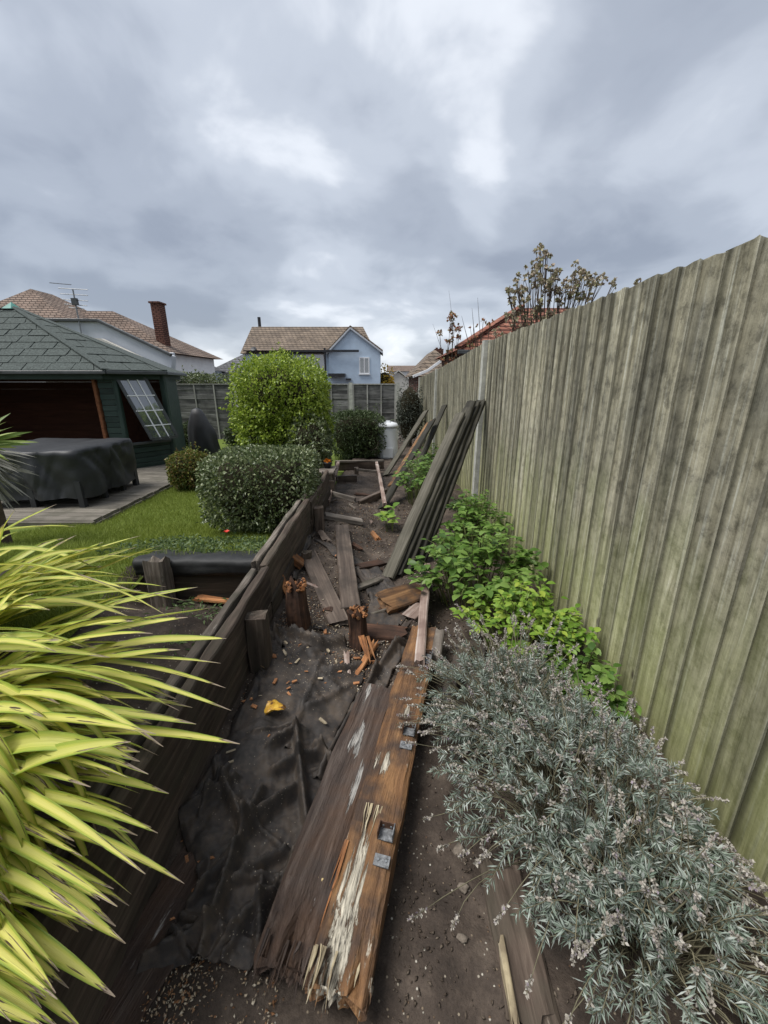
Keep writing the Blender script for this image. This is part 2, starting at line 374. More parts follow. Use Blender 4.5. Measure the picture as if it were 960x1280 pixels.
def mk_soil():
    m, nt, b = newmat('soil', .78, .3)
    v = objcoord(nt, rand=False)
    a = N(nt, 'ShaderNodeTexNoise', None, Vector=v, Scale=5.0, Detail=8.0, Roughness=.68)
    c = ramp(nt, a.outputs['Fac'], [(.3, (.020, .0145, .011)), (.5, (.048, .0355, .027)), (.7, (.105, .081, .062))])
    n2 = N(nt, 'ShaderNodeTexNoise', None, Vector=v, Scale=95.0, Detail=5.0, Roughness=.7)
    c2 = N(nt, 'ShaderNodeMixRGB', {'blend_type': 'OVERLAY'}, Fac=.75, Color1=c.outputs[0], Color2=n2.outputs['Color'])
    bw = N(nt, 'ShaderNodeRGBToBW', None, Color=n2.outputs['Color'])
    ov = N(nt, 'ShaderNodeMixRGB', {'blend_type': 'OVERLAY'}, Fac=.8, Color1=c.outputs[0], Color2=bw.outputs[0])
    # crumbs of pale rotten wood lying in drifts
    vo = N(nt, 'ShaderNodeTexVoronoi', None, Vector=v, Scale=85.0)
    dr = N(nt, 'ShaderNodeTexNoise', None, Vector=v, Scale=3.3, Detail=4.0, Roughness=.6)
    th = ramp(nt, dr.outputs['Fac'], [(.47, 0.0), (.66, 1.0)])
    pk = ramp(nt, vo.outputs['Distance'], [(.20, 1.0), (.30, 0.0)])
    wn = N(nt, 'ShaderNodeSeparateXYZ', None, Vector=vo.outputs['Color'])
    pick = math_(nt, 'GREATER_THAN', math_(nt, 'ADD', wn.outputs['X'], math_(nt, 'MULTIPLY', th.outputs[0], .5)), .84)
    f = math_(nt, 'MULTIPLY', pk.outputs[0], pick.outputs[0])
    cc = ramp(nt, wn.outputs['Y'], [(.1, (.10, .06, .035)), (.55, (.22, .18, .13)), (.95, (.42, .39, .33))])
    c3 = N(nt, 'ShaderNodeMixRGB', None, Fac=f.outputs[0], Color1=ov.outputs[0], Color2=cc.outputs[0])
    setc(nt, b, c3)
    h = math_(nt, 'ADD', n2.outputs['Fac'], math_(nt, 'MULTIPLY', f.outputs[0], .5))
    bump(nt, b, h.outputs[0], .8, .006)
    return m
M['soil'] = mk_soil()
def mk_fabric():
    m, nt, b = newmat('weed_membrane', .66, .35)
    v = objcoord(nt, rand=False)
    a = N(nt, 'ShaderNodeTexNoise', None, Vector=v, Scale=7.0, Detail=7.0, Roughness=.7)
    c = ramp(nt, a.outputs['Fac'], [(.32, (.022, .0195, .018)), (.52, (.040, .034, .030)), (.72, (.085, .068, .052))])
    w = N(nt, 'ShaderNodeTexNoise', None, Vector=v, Scale=420.0, Detail=2.0)
    ds = N(nt, 'ShaderNodeTexNoise', None, Vector=v, Scale=26.0, Detail=8.0, Roughness=.75)
    db = math_(nt, 'ADD', math_(nt, 'MULTIPLY', ds.outputs['Fac'], .6), math_(nt, 'MULTIPLY', a.outputs['Fac'], .4))
    df = ramp(nt, db.outputs[0], [(.47, 0.0), (.60, .8)])
    c = N(nt, 'ShaderNodeMixRGB', None, Fac=df.outputs[0], Color1=c.outputs[0], Color2=(.075, .056, .041, 1))
    vo = N(nt, 'ShaderNodeTexVoronoi', None, Vector=v, Scale=120.0)
    dn = N(nt, 'ShaderNodeTexNoise', None, Vector=v, Scale=4.0, Detail=3.0)
    wn = N(nt, 'ShaderNodeSeparateXYZ', None, Vector=vo.outputs['Color'])
    th = ramp(nt, dn.outputs['Fac'], [(.45, 0.0), (.7, .5)])
    pick = math_(nt, 'GREATER_THAN', math_(nt, 'ADD', wn.outputs['X'], th.outputs[0]), 1.02)
    pk = ramp(nt, vo.outputs['Distance'], [(.16, 1.0), (.24, 0.0)])
    f = math_(nt, 'MULTIPLY', pk.outputs[0], pick.outputs[0])
    c2 = N(nt, 'ShaderNodeMixRGB', None, Fac=f.outputs[0], Color1=c.outputs[0], Color2=(.26, .22, .17, 1))
    setc(nt, b, c2); bump(nt, b, w.outputs['Fac'], .35, .003)
    return m
M['fabric'] = mk_fabric()
M['liner'] = plain('black_liner', (.02, .0205, .021), .62, .3, .4, 14, .3)
M['cover'] = plain('black_cover', (.019, .020, .022), .52, .4, .3, 4, .15)
M['lawn'] = plain('lawn_ground', (.10, .135, .028), .95, .1, .4, 30, .4)
M['grass'] = leafmat('grass_blade', [(.11, .15, .016), (.18, .23, .03), (.25, .295, .06), (.15, .20, .026)], .6, .25)
M['hedge'] = leafmat('hedge_leaf', [(.035, .054, .02), (.08, .112, .04), (.14, .18, .07), (.27, .30, .16), (.095, .13, .045)], .34, .2, .5)
M['hedgewarm'] = leafmat('hedge_leaf_tinged', [(.06, .09, .025), (.14, .17, .035), (.22, .21, .05), (.20, .11, .035), (.10, .14, .035), (.12, .16, .04)], .45, .25)
M['shrub'] = leafmat('bright_shrub_leaf', [(.07, .12, .014), (.18, .26, .025), (.30, .40, .05), (.42, .50, .09), (.20, .29, .03)], .42, .35, .45)
M['darkleaf'] = leafmat('dark_leaf', [(.028, .044, .016), (.06, .088, .034), (.10, .135, .055), (.05, .075, .03)], .5, .2)
M['greyleaf'] = leafmat('grey_dark_leaf', [(.035, .042, .032), (.08, .09, .068), (.14, .155, .125)], .5, .2)
M['green'] = leafmat('fresh_green_leaf', [(.045, .10, .016), (.085, .165, .025), (.13, .225, .04), (.19, .29, .07), (.10, .19, .03)], .45, .35)
M['ground_cover'] = leafmat('ground_cover_leaf', [(.05, .085, .03), (.09, .14, .05), (.15, .20, .09), (.07, .12, .03)], .6, .3)
M['twig'] = plain('twig', (.075, .055, .04), .85, .2, .3, 20)
M['greenstem'] = plain('green_stem', (.13, .15, .05), .7, .2, .3, 20)
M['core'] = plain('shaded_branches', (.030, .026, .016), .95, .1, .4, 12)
M['lavleaf'] = leafmat('silver_leaf', [(.09, .125, .09), (.20, .25, .20), (.31, .36, .31), (.46, .49, .455), (.16, .22, .15)], .65, .2, .2)
M['lavstem'] = plain('lavender_stem', (.17, .155, .10), .8, .2, .35, 20)
M['lavdry'] = leafmat('dry_flower_head', [(.24, .21, .18), (.34, .31, .27), (.46, .43, .38), (.32, .29, .25), (.38, .35, .30), (.44, .42, .36), (.26, .21, .27)], .8, .2, .2)
M['seed'] = leafmat('brown_seed_head', [(.28, .22, .16), (.40, .33, .25), (.46, .40, .31), (.33, .32, .17), (.24, .19, .14), (.30, .32, .15)], .8, .2, .2)
M['redleaf'] = leafmat('autumn_leaf', [(.30, .09, .06), (.38, .17, .09), (.20, .19, .09), (.30, .24, .13)], .7, .3, .2)
M['yellowtree'] = leafmat('yellow_leaf', [(.45, .27, .03), (.55, .36, .05), (.36, .27, .05)], .7, .3, .2)
M['white'] = plain('white_paint', (.74, .75, .76), .5, .4, .06, 3)
M['greyfascia'] = plain('grey_white_fascia', (.46, .49, .53), .5, .4, .08, 2)
M['glass'] = plain('window_glass', (.07, .08, .088), .05, 1.0, .3, 1)
M['glass'].node_tree.nodes['Principled BSDF'].inputs['IOR'].default_value = 2.0
M['blue'] = plain('pale_blue_render', (.47, .57, .68), .85, .2, .08, 2.5, .15)
M['cream'] = plain('cream_render', (.55, .53, .48), .85, .2, .1, 2.5, .15)
M['black'] = plain('black_plastic', (.02, .021, .024), .5, .4, .3, 5)
M['iron'] = plain('dull_metal', (.20, .21, .22), .5, .4, .3, 10, 0, .4)
M['greenpaint'] = wood('green_paint', [(.010, .022, .017), (.02, .036, .029), (.036, .056, .046)], 0, 2, 12, fleck=(.30, .32, .29), fleck_at=.70, vary=.25, rough=.6)
M['shingle'] = plain('green_shingle', (.064, .076, .071), .9, .2, .5, 40, .4)
M['brownwood'] = wood('brown_interior', [(.035, .012, .007), (.05, .018, .010), (.065, .025, .014)], 0, 2, 14, vary=.12)
M['jamb'] = wood('varnished_jamb', [(.10, .035, .015), (.18, .07, .03), (.25, .11, .05)], 2, 2, 20)
M['pvc'] = plain('white_plastic', (.62, .64, .66), .4, .4, .06, 3)
M['gutter'] = plain('dark_gutter', (.055, .06, .062), .45, .4, .25, 6)
M['stone'] = plain('stone', (.15, .125, .10), .9, .2, .4, 60, .6)
def mk_roof(name, c0, c1, sx, sz, axis='XZ'):
    m, nt, b = newmat(name, .9, .2)
    v = objcoord(nt, rand=False)
    s = N(nt, 'ShaderNodeSeparateXYZ', None, Vector=v)
    cv = N(nt, 'ShaderNodeCombineXYZ', None, X=math_(nt, 'ADD', s.outputs['X'], s.outputs['Y']), Y=s.outputs['Z'], Z=0.0)
    br = N(nt, 'ShaderNodeTexBrick', None, Vector=cv, Color1=(*c0, 1), Color2=(*c1, 1), Mortar=(c0[0]*.25, c0[1]*.25, c0[2]*.25, 1), Scale=1.0, Mortar_Size=.018, Brick_Width=sx, Row_Height=sz, Bias=0.0)
    n2 = N(nt, 'ShaderNodeTexNoise', None, Vector=v, Scale=1.2, Detail=6.0, Roughness=.65)
    f = ramp(nt, n2.outputs['Fac'], [(.35, .7), (.7, 1.25)])
    c = N(nt, 'ShaderNodeMixRGB', {'blend_type': 'MULTIPLY'}, Fac=1.0, Color1=br.outputs['Color'], Color2=f.outputs[0])
    setc(nt, b, c); bump(nt, b, br.outputs['Fac'], -.8, .05)
    return m
M['rooftile'] = mk_roof('brown_roof_tile', (.15, .12, .095), (.21, .165, .125), .30, .17)
M['roofpink'] = mk_roof('weathered_clay_tile', (.20, .145, .115), (.235, .18, .145), .24, .10)
M['roofred'] = mk_roof('red_clay_tile', (.20, .075, .05), (.28, .13, .09), .22, .10)
M['roofgrey'] = mk_roof('grey_slate', (.10, .10, .105), (.145, .145, .15), .3, .16)
M['brick'] = mk_roof('red_brick', (.15, .07, .052), (.20, .10, .074), .22, .075)
def mk_flax():
    m, nt, b = newmat('golden_strap_leaf', .42, .4)
    uv = nt.nodes.new('ShaderNodeUVMap'); s = N(nt, 'ShaderNodeSeparateXYZ', None, Vector=uv.outputs[0])
    d = math_(nt, 'ABSOLUTE', math_(nt, 'SUBTRACT', s.outputs['X'], .5))
    oi = nt.nodes.new('ShaderNodeObjectInfo')
    sn = N(nt, 'ShaderNodeCombineXYZ', None, X=math_(nt, 'MULTIPLY', s.outputs['X'], 11.0), Y=math_(nt, 'MULTIPLY', s.outputs['Y'], 1.3), Z=math_(nt, 'MULTIPLY', oi.outputs['Random'], 60.0))
    st = N(nt, 'ShaderNodeTexNoise', None, Vector=sn, Scale=1.6, Detail=4.0, Roughness=.6)
    dd = math_(nt, 'ADD', d, math_(nt, 'MULTIPLY', math_(nt, 'SUBTRACT', st.outputs['Fac'], .5), .42))
    c = ramp(nt, dd.outputs[0], [(.14, (.66, .62, .17)), (.28, (.54, .54, .10)), (.40, (.33, .40, .055)), (.50, (.17, .25, .03))])
    # some leaves are greener
    gm = ramp(nt, oi.outputs['Random'], [(.35, 0.0), (1.0, .45)])
    c1 = N(nt, 'ShaderNodeMixRGB', None, Fac=gm.outputs[0], Color1=c.outputs[0], Color2=(.25, .34, .05, 1))
    # brown scorched tips and long dead blotches with a dark rim
    ln = N(nt, 'ShaderNodeCombineXYZ', None, X=math_(nt, 'MULTIPLY', s.outputs['X'], 2.2), Y=math_(nt, 'MULTIPLY', s.outputs['Y'], 3.2), Z=math_(nt, 'MULTIPLY', oi.outputs['Random'], 33.0))
    bl = N(nt, 'ShaderNodeTexNoise', None, Vector=ln, Scale=1.7, Detail=3.0, Roughness=.55)
    tip = N(nt, 'ShaderNodeMapRange', None, Value=s.outputs['Y'], From_Min=.93, From_Max=1.0, To_Min=0.0, To_Max=.30)
    bb = math_(nt, 'ADD', bl.outputs['Fac'], tip.outputs[0])
    rim = ramp(nt, bb.outputs[0], [(.61, 0.0), (.64, 1.0)])
    ins = ramp(nt, bb.outputs[0], [(.66, 0.0), (.70, 1.0)])
    c2 = N(nt, 'ShaderNodeMixRGB', None, Fac=rim.outputs[0], Color1=c1.outputs[0], Color2=(.055, .030, .018, 1))
    c3 = N(nt, 'ShaderNodeMixRGB', None, Fac=ins.outputs[0], Color1=c2.outputs[0], Color2=(.34, .27, .20, 1))
    setc(nt, b, c3)
    bump(nt, b, st.outputs['Fac'], .5, .004)
    t = N(nt, 'ShaderNodeBsdfTranslucent', None, Color=c3.outputs[0])
    ms = N(nt, 'ShaderNodeMixShader', None, Fac=.3, _1=b.outputs[0], _2=t.outputs[0])
    nt.links.new(ms.outputs[0], nt.nodes['Material Output'].inputs[0])
    return m
M['flax'] = mk_flax()

# ------------------------------------------------------------------ ground, lawn, deck
def axis(segs):
    out = []
    for a, b, st in segs:
        n = max(1, int(round((b-a)/st))); out += [a+(b-a)*i/n for i in range(n)]
    return out + [segs[-1][1]]
xs = axis([(-400, -60, 68), (-60, -8, 8), (-8, -1.7, .35), (-1.7, -.70, .04), (-.70, -.64, .02), (-.64, 1.2, .018), (1.2, 4, .4), (4, 60, 8), (60, 400, 68)])
ys = axis([(-60, -3, 9), (-3, .2, .2), (.2, 3.3, .018), (3.3, 6, .035), (6, 13, .15), (13, 60, 4), (60, 900, 84)])
V = np.array([[(x, y, tz(x, y)) for x in xs] for y in ys]).reshape(-1, 3)
nx = len(xs)
ii = np.arange((len(ys)-1)*(nx-1)); iy, ix = ii//(nx-1), ii % (nx-1); q = iy*nx+ix
F = np.stack([q, q+1, q+nx+1, q+nx], 1)
tag(obj('ground', npmesh('ground', V, F, True), M['soil']), kind='structure')

lx2 = axis([(-14, -4, 1), (-4, -2.3, .2)]); ly2 = axis([(-1.5, 2.175, .15)])
V = np.array([[(x, y, tz(x, y)+.014) for x in lx2] for y in ly2]).reshape(-1, 3)
nx = len(lx2); ii = np.arange((len(ly2)-1)*(nx-1)); iy, ix = ii//(nx-1), ii % (nx-1); q = iy*nx+ix
tag(obj('lawn', npmesh('lawn', V, np.stack([q, q+1, q+nx+1, q+nx], 1), True), M['lawn']), kind='structure')
lx = axis([(-14, -4, 1), (-4, -.70, .1)]); ly = axis([(2.16, 6, .06), (6, 12.7, .4)])
V = np.array([[(x, y, tz(x, y)+.012) for x in lx] for y in ly]).reshape(-1, 3)
nx = len(lx); ii = np.arange((len(ly)-1)*(nx-1)); iy, ix = ii//(nx-1), ii % (nx-1); q = iy*nx+ix
tag(obj('lawn', npmesh('lawn', V, np.stack([q, q+1, q+nx+1, q+nx], 1), True), M['lawn']), kind='structure')

lx3 = axis([(-2.32, -1.40, .1)]); ly3 = axis([(1.45, 2.18, .08)])
V = np.array([[(x, y, tz(x, y)+.010) for x in lx3] for y in ly3]).reshape(-1, 3)
nx = len(lx3); ii = np.arange((len(ly3)-1)*(nx-1)); iy, ix = ii//(nx-1), ii % (nx-1); q = iy*nx+ix
tag(obj('lawn', npmesh('lawn', V, np.stack([q, q+1, q+nx+1, q+nx], 1), True), M['lawn']), kind='structure')
def blades(n, region, h=(.025, .05), w=.004):
    P = []
    while len(P) < n:
        x, y = rnd.uniform(region[0], region[1]), rnd.uniform(region[2], region[3])
        if x < -2.98 and y > 3.88: continue
        P.append((x, y, tz(x, y)+.012))
    P = np.array(P); a = nr.uniform(0, 6.283, n); L = nr.uniform(*h, n); ln = nr.uniform(.2, .9, n); b = nr.uniform(0, 6.283, n)
    S = np.stack([np.cos(a), np.sin(a), 0*a], 1)*(w/2)
    T = np.stack([np.cos(b)*L*ln, np.sin(b)*L*ln, L], 1)
    V = np.stack([P-S, P+S, P+T], 1).reshape(-1, 3)
    return V, np.arange(3*n).reshape(-1, 3)
V, F = blades(70000, (-3.4, -.95, 2.75, 6.2)); V2, F2 = blades(22000, (-4.6, -2.3, .2, 2.85)); V3, F3 = blades(16000, (-2.35, -1.40, 1.45, 2.8)); F = np.concatenate([F, F2+len(V), F3+len(V)+len(V2)]); V = np.concatenate([V, V2, V3])
tag(obj('lawn_grass', npmesh('lawn_grass', V, F), M['grass']), 'short green lawn grass between the deck and the hedge', 'grass', kind='stuff')

deck = tag(bpy.data.objects.new('deck', None), kind='structure'); COL.objects.link(deck); deck.location = (-3, 3.9, 0); MW[deck.name] = Matrix.Translation((-3, 3.9, 0))
y = 3.9
dm = [plank_mesh(6.0, .132, .03, s, warp=.0025, step=.5) for s in range(4)]
i = 0
while y < 7.0:
    obj('deck_board', dm[i % 4], M['deck'], deck, Matrix.Translation((-9.0+rnd.uniform(-.008, .008), y+.07, .025)))
    y += .14; i += 1
MB().span((-9, 3.86, -.06), (-2.99, 3.90, .03)).build('deck_fascia', M['deck'], deck)
MB().span((-3.02, 3.905, -.06), (-2.985, 6.95, .008)).build('deck_edge_joist', M['deck'], deck)

# ------------------------------------------------------------------ closeboard fence on the right
FX = 1.10
def fence_top(y): return interp(y, [(4.58, 1.805), (8.67, 1.625), (12.9, 1.50)])
fence = thing('closeboard_fence', 'tall green-grey vertical board fence beside the lavender and leafy plants', 'fence', (FX, 4.5, 0))
def feather(seed):
    r = random.Random(seed)
    th = r.uniform(.013, .020)
    prof = [(-.060, .0), (-.061, -th), (-.054, -th-.001), (-.02, -th*.74+r.uniform(-.0015, .001)), (.02, -th*.44+r.uniform(-.0015, .001)), (.062, -.004), (.062, .0)]
    k = len(prof); n = 9; o = r.random()*50; vs, fs = [], []
    for i in range(n):
        t = i/(n-1)
        for j, (yy, xx) in enumerate(prof):
            e = .004*nz(t*3+o, j*.4) if j not in (0, k-1) else 0
            ey = .004*nz(t*4+o, j*3.0+9)
            vs.append((xx+e, yy+ey, t + (r.uniform(-.003, .003) if i == n-1 else 0)))
    for i in range(n-1): fs += [(i*k+j, i*k+(j+1) % k, (i+1)*k+(j+1) % k, (i+1)*k+j) for j in range(k)]
    fs += [tuple(range((n-1)*k, n*k)), tuple(range(k))[::-1]]
    me = bpy.data.meshes.new('fence_board'); me.from_pydata(vs, [], fs); me.update(); return me
fm = [feather(s) for s in range(14)]
posts = [1.1-.25, 4.58, 8.67, 12.75]
y = -1.2
while y < 12.7:
    p = .107*rnd.uniform(.9, 1.1)
    yc = y+p/2
    if not any(abs(yc-q) < .075 for q in posts[1:3]):
        h = fence_top(yc)+rnd.uniform(-.004, .004)+.05-base_z(yc)
        m = Matrix.Translation((FX-.0012*rnd.random(), yc, base_z(yc)-.05)) @ Matrix.Rotation(R(rnd.uniform(-.35, .35)-1.3), 4, 'X') @ Matrix.Rotation(R(rnd.uniform(-1.0, 1.6)), 4, 'Z') @ Matrix.Diagonal((1, p/.1, h, 1))  # boards overlap their neighbours
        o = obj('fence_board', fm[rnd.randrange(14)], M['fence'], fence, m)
    y += p
for q in posts[1:]:
    b0 = base_z(q)
    MB().span((FX-.05, q-.05, b0-.1), (FX+.05, q+.05, fence_top(q)+.012)).build('post', M['concrete'], fence)
ends = [-1.2]+posts[1:]
for a, b in zip(ends, ends[1:]):
    z0, z1 = fence_top(a+.06), fence_top(b-.06)
    for z_ in (.3, .95, 1.55):
        plank('rail', (FX+.035, a+.06, z_+base_z(a)), (FX+.035, b-.06, z_+base_z(b)), .05, .075, M['batten'], fence)

# ------------------------------------------------------------------ overlap panel fence across the back
BY = 12.8
bf = thing('overlap_panel_fence', 'weathered dark grey horizontal slat panel fence across the end of the garden', 'fence', (-2, BY, -.37))
def X_at(px, Y=BY, py=500): return AY(px, py, Y).x
bposts = [X_at(297)-1.95*k for k in (3, 2, 1)] + [X_at(297), X_at(297)+1.78, X_at(297)+3.5, X_at(497)]
for i in range(len(bposts)-1):
    a, b = bposts[i]+.06, bposts[i+1]-.06
    tilt = rnd.uniform(-.02, .02)
    k = 12; hh = 1.66/k
    for s in range(k):
        zc = -.36+hh*(s+.5)
        plank('slat', (a, BY-.004*(s % 2)-.012, zc+tilt*.3), (b, BY-.004*(s % 2)-.012, zc-tilt*.3+rnd.uniform(-.01, .01)), .012, hh+.022, M['backfence'], bf, warp=.006, step=.3)
    nb = 4
    for j in range(nb):
        xx = lerp(a+.02, b-.02, j/(nb-1))
        MB().span((xx-.02, BY-.05, -.36), (xx+.02, BY-.027, 1.30)).build('batten', M['batten'], bf)
    MB().span((a, BY-.055, 1.302), (b, BY+.01, 1.33)).build('capping', M['batten'], bf)
for q in bposts[1:]:
    MB().span((q-.055, BY-.055, -.5), (q+.055, BY+.055, 1.36)).build('post', M['concrete'], bf)

# ------------------------------------------------------------------ foliage builders
def leafset(P, D, L, Wd, fold=.25, droop=.15, shape=4):
    """P base points, D unit directions; returns verts and faces, one island per leaf"""
    n = len(P); L = np.broadcast_to(L, n)[:, None]; Wd = np.broadcast_to(Wd, n)[:, None]
    rr = nr.normal(size=(n, 3)); S = np.cross(D, rr); S /= np.linalg.norm(S, axis=1, keepdims=True)+1e-9
    Nn = np.cross(S, D); Nn *= np.sign(Nn[:, 2:3]+1e-6)
    dz = np.array([0, 0, -1.0])
    if shape == 4:
        V = np.stack([P, P+D*L*.5+S*Wd*.5+Nn*Wd*fold, P+D*L+dz*L*droop, P+D*L*.5-S*Wd*.5+Nn*Wd*fold], 1)
        idx = np.arange(n)[:, None]*4
        return V.reshape(-1, 3), np.concatenate([idx+[0, 1, 2], idx+[0, 2, 3]], 0)
    rows = [P]
    for t, w in ((.22, .72), (.5, 1.0), (.78, .62)):
        c = P+D*L*t+dz*L*droop*t*t
        rows += [c+S*Wd*.5*w+Nn*Wd*fold*w*.6, c, c-S*Wd*.5*w+Nn*Wd*fold*w*.6]
    rows += [P+D*L+dz*L*droop]
    V = np.stack(rows, 1); idx = np.arange(n)[:, None]*11
    f = [[0, 1, 2], [0, 2, 3], [1, 4, 5], [1, 5, 2], [2, 5, 6], [2, 6, 3], [4, 7, 8], [4, 8, 5], [5, 8, 9], [5, 9, 6], [7, 10, 8], [8, 10, 9]]
    return V.reshape(-1, 3), np.concatenate([idx+q for q in f], 0)
def unit(a): return a/(np.linalg.norm(a, axis=-1, keepdims=True)+1e-9)
def rounded(n, size, power=4.0, lumps=.08, seed=0, freq=3.0, depth=.18, topbias=0):
    """points in the outer layer of a rounded box; returns points, outward normals"""
    d = unit(nr.normal(size=(n, 3)))
    hs = np.array(size)/2
    q = np.abs(d/hs)**power
    r = q.sum(1)**(-1/power)
    nn = unit(np.sign(d)*np.abs(d/hs)**(power-1)/hs)
    lum = np.array([nz(*(Vector(v)*freq+Vector((seed*7.1, seed*3.3, 1)))) + .5*nz(*(Vector(v)*freq*2.3+Vector((seed, 5, seed)))) for v in d])
    r = r*(1+lumps*lum)*(1-depth*nr.random(n)**1.6)
    return d*r[:, None], nn
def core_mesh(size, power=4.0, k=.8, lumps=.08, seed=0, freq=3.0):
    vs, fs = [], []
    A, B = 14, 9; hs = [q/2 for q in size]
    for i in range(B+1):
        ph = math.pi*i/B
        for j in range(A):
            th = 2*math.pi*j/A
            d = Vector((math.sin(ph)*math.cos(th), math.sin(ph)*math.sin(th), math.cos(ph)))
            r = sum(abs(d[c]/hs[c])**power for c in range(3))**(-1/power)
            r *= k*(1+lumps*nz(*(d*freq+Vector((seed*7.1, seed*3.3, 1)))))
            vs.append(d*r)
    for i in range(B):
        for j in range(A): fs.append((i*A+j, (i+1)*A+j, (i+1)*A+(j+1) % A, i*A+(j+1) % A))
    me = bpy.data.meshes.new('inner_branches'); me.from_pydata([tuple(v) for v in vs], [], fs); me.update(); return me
def hedge(name, label, cat, base, size, n, ll, lw, mat, power=4.0, lumps=.1, seed=1, lift=.05, freq=3.0, depth=.2, spread=.9, group=None, inner=.78, up=.25):
    t = thing(name, label, cat, base, group)
    c = Vector(base)+Vector((0, 0, size[2]/2+lift))
    P, nn = rounded(n, size, power, lumps, seed, freq, depth)
    D = unit(nn + spread*nr.normal(size=nn.shape)+np.array([0, 0, up]))
    # stray shoots break the clipped outline
    ns = max(12, n//260); sp_i = nr.integers(0, n, ns); SPp, SPd = [], []
    for i_ in sp_i:
        dv = unit(nn[i_]+.5*nr.normal(size=3)+np.array([0, 0, .5])); ln_ = ll*rnd.uniform(1.2, 3.6); st_ = P[i_]*1.0
        for j_ in range(9):
            SPp.append(st_+dv*ln_*j_/8); SPd.append(unit(dv*.6+nr.normal(size=3)))
    P = np.concatenate([P, np.array(SPp)]); D = np.concatenate([D, np.array(SPd)]); n = len(P)
    V, F = leafset(P+np.array(c), D, nr.uniform(.6, 1.25, n)*ll, nr.uniform(.7, 1.2, n)*lw)
    obj('crown', npmesh('crown', V, F), mat, t)
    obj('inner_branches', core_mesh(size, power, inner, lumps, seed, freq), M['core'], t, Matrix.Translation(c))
    b = MB()
    for k in range(4):
        a = rnd.uniform(0, 6.28); r = .12*min(size[0], size[1])
        b.tube([Vector(base)+Vector((math.cos(a)*r*.5, math.sin(a)*r*.5, -.06)), Vector(base)+Vector((math.cos(a)*r, math.sin(a)*r, size[2]*.3)), Vector(c)+Vector((math.cos(a)*r*2, math.sin(a)*r*2, size[2]*.15))], [.03, .024, .014], 6)
    b.build('trunk', M['twig'], t)
    return t

# clipped shrubs
p = G(318, 662, .16)
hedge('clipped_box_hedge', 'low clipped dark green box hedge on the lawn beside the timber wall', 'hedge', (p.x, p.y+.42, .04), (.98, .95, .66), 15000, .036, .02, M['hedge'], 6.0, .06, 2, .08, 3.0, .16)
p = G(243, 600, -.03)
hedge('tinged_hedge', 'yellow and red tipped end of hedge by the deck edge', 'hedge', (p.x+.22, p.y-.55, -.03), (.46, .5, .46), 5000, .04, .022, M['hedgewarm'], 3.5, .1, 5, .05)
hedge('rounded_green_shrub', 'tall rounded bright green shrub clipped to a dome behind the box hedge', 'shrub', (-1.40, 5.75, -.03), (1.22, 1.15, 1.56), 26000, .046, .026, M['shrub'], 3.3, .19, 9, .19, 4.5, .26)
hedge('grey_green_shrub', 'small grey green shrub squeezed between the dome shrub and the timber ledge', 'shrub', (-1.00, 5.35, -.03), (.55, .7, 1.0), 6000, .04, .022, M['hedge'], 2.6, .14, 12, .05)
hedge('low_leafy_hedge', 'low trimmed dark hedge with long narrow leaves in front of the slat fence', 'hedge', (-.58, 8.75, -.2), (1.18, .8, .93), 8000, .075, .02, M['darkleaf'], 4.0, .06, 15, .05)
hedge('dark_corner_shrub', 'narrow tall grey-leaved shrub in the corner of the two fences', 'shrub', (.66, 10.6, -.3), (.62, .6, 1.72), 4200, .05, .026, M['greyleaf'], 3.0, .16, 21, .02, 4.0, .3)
for k, (px, hh) in enumerate(((232, .62), (292, .55), (314, .62))):
    q = G(px, 564, -.2)
    hedge('border_bush', ('dark bush between the summerhouse and the black cone cover', 'dark bush between the black cone cover and the pale fence post', 'dark bush tucked behind the dome shrub at the slat fence')[k], 'bush', (q.x, q.y+.5, -.22), (.66, .6, hh), 2600, .06, .028, M['darkleaf'], 2.4, .2, 30+k, .03, 4, .3)

# ------------------------------------------------------------------ ground cover and the red flower on the bank
P = []
for _ in range(2300):
    x, y = rnd.uniform(-1.75, -.72), rnd.uniform(2.2, 3.0)
    if nz(x*3, y*3, 4) > -.25: P.append((x, y, tz(x, y)+rnd.uniform(.01, .09)))
P = np.array(P)
D = unit(nr.normal(size=P.shape)*[1, 1, .5]+[0, 0, .5])
V, F = leafset(P, D, nr.uniform(.02, .05, len(P)), nr.uniform(.008, .018, len(P)))
tag(obj('ground_cover', npmesh('ground_cover', V, F), M['ground_cover']), 'pale green low ground cover along the bank above the liner', 'plants', kind='stuff')
V, F = blades(9000, (-2.6, -.72, 2.17, 2.95), (.03, .08), .005)
tag(obj('bank_grass', npmesh('bank_grass', V, F), M['grass']), 'longer grass on the bank above the black liner', 'grass', kind='stuff')
P = []
for _ in range(500):
    x, y = rnd.uniform(-1.15, -.70), rnd.uniform(1.25, 2.05); P.append((x, y, tz(x, y)+rnd.uniform(.0, .05)))
P = np.array([p for p in P if nz(p[0]*4, p[1]*4, 2) > .05])
V, F = leafset(P, unit(nr.normal(size=P.shape)*[1, 1, .4]+[0, 0, .5]), nr.uniform(.02, .05, len(P)), nr.uniform(.006, .014, len(P)))
tag(obj('weeds', npmesh('weeds', V, F), M['ground_cover']), 'small green weeds on the sunken bed behind the timber wall', 'weeds', kind='stuff')
fl = G(283, 668, .22); fl.z = tz(fl.x, fl.y)
t = thing('red_flower', 'single coral red flower on the bank in front of the box hedge', 'flower', fl)
MB().tube([fl, fl+Vector((.004, 0, .05)), fl+Vector((0, .005, .10))], .002, 5).build('stem', M['greenstem'], t)
M['petal'] = plain('coral_petal', (.72, .10, .075), .6, .3, .2, 30)
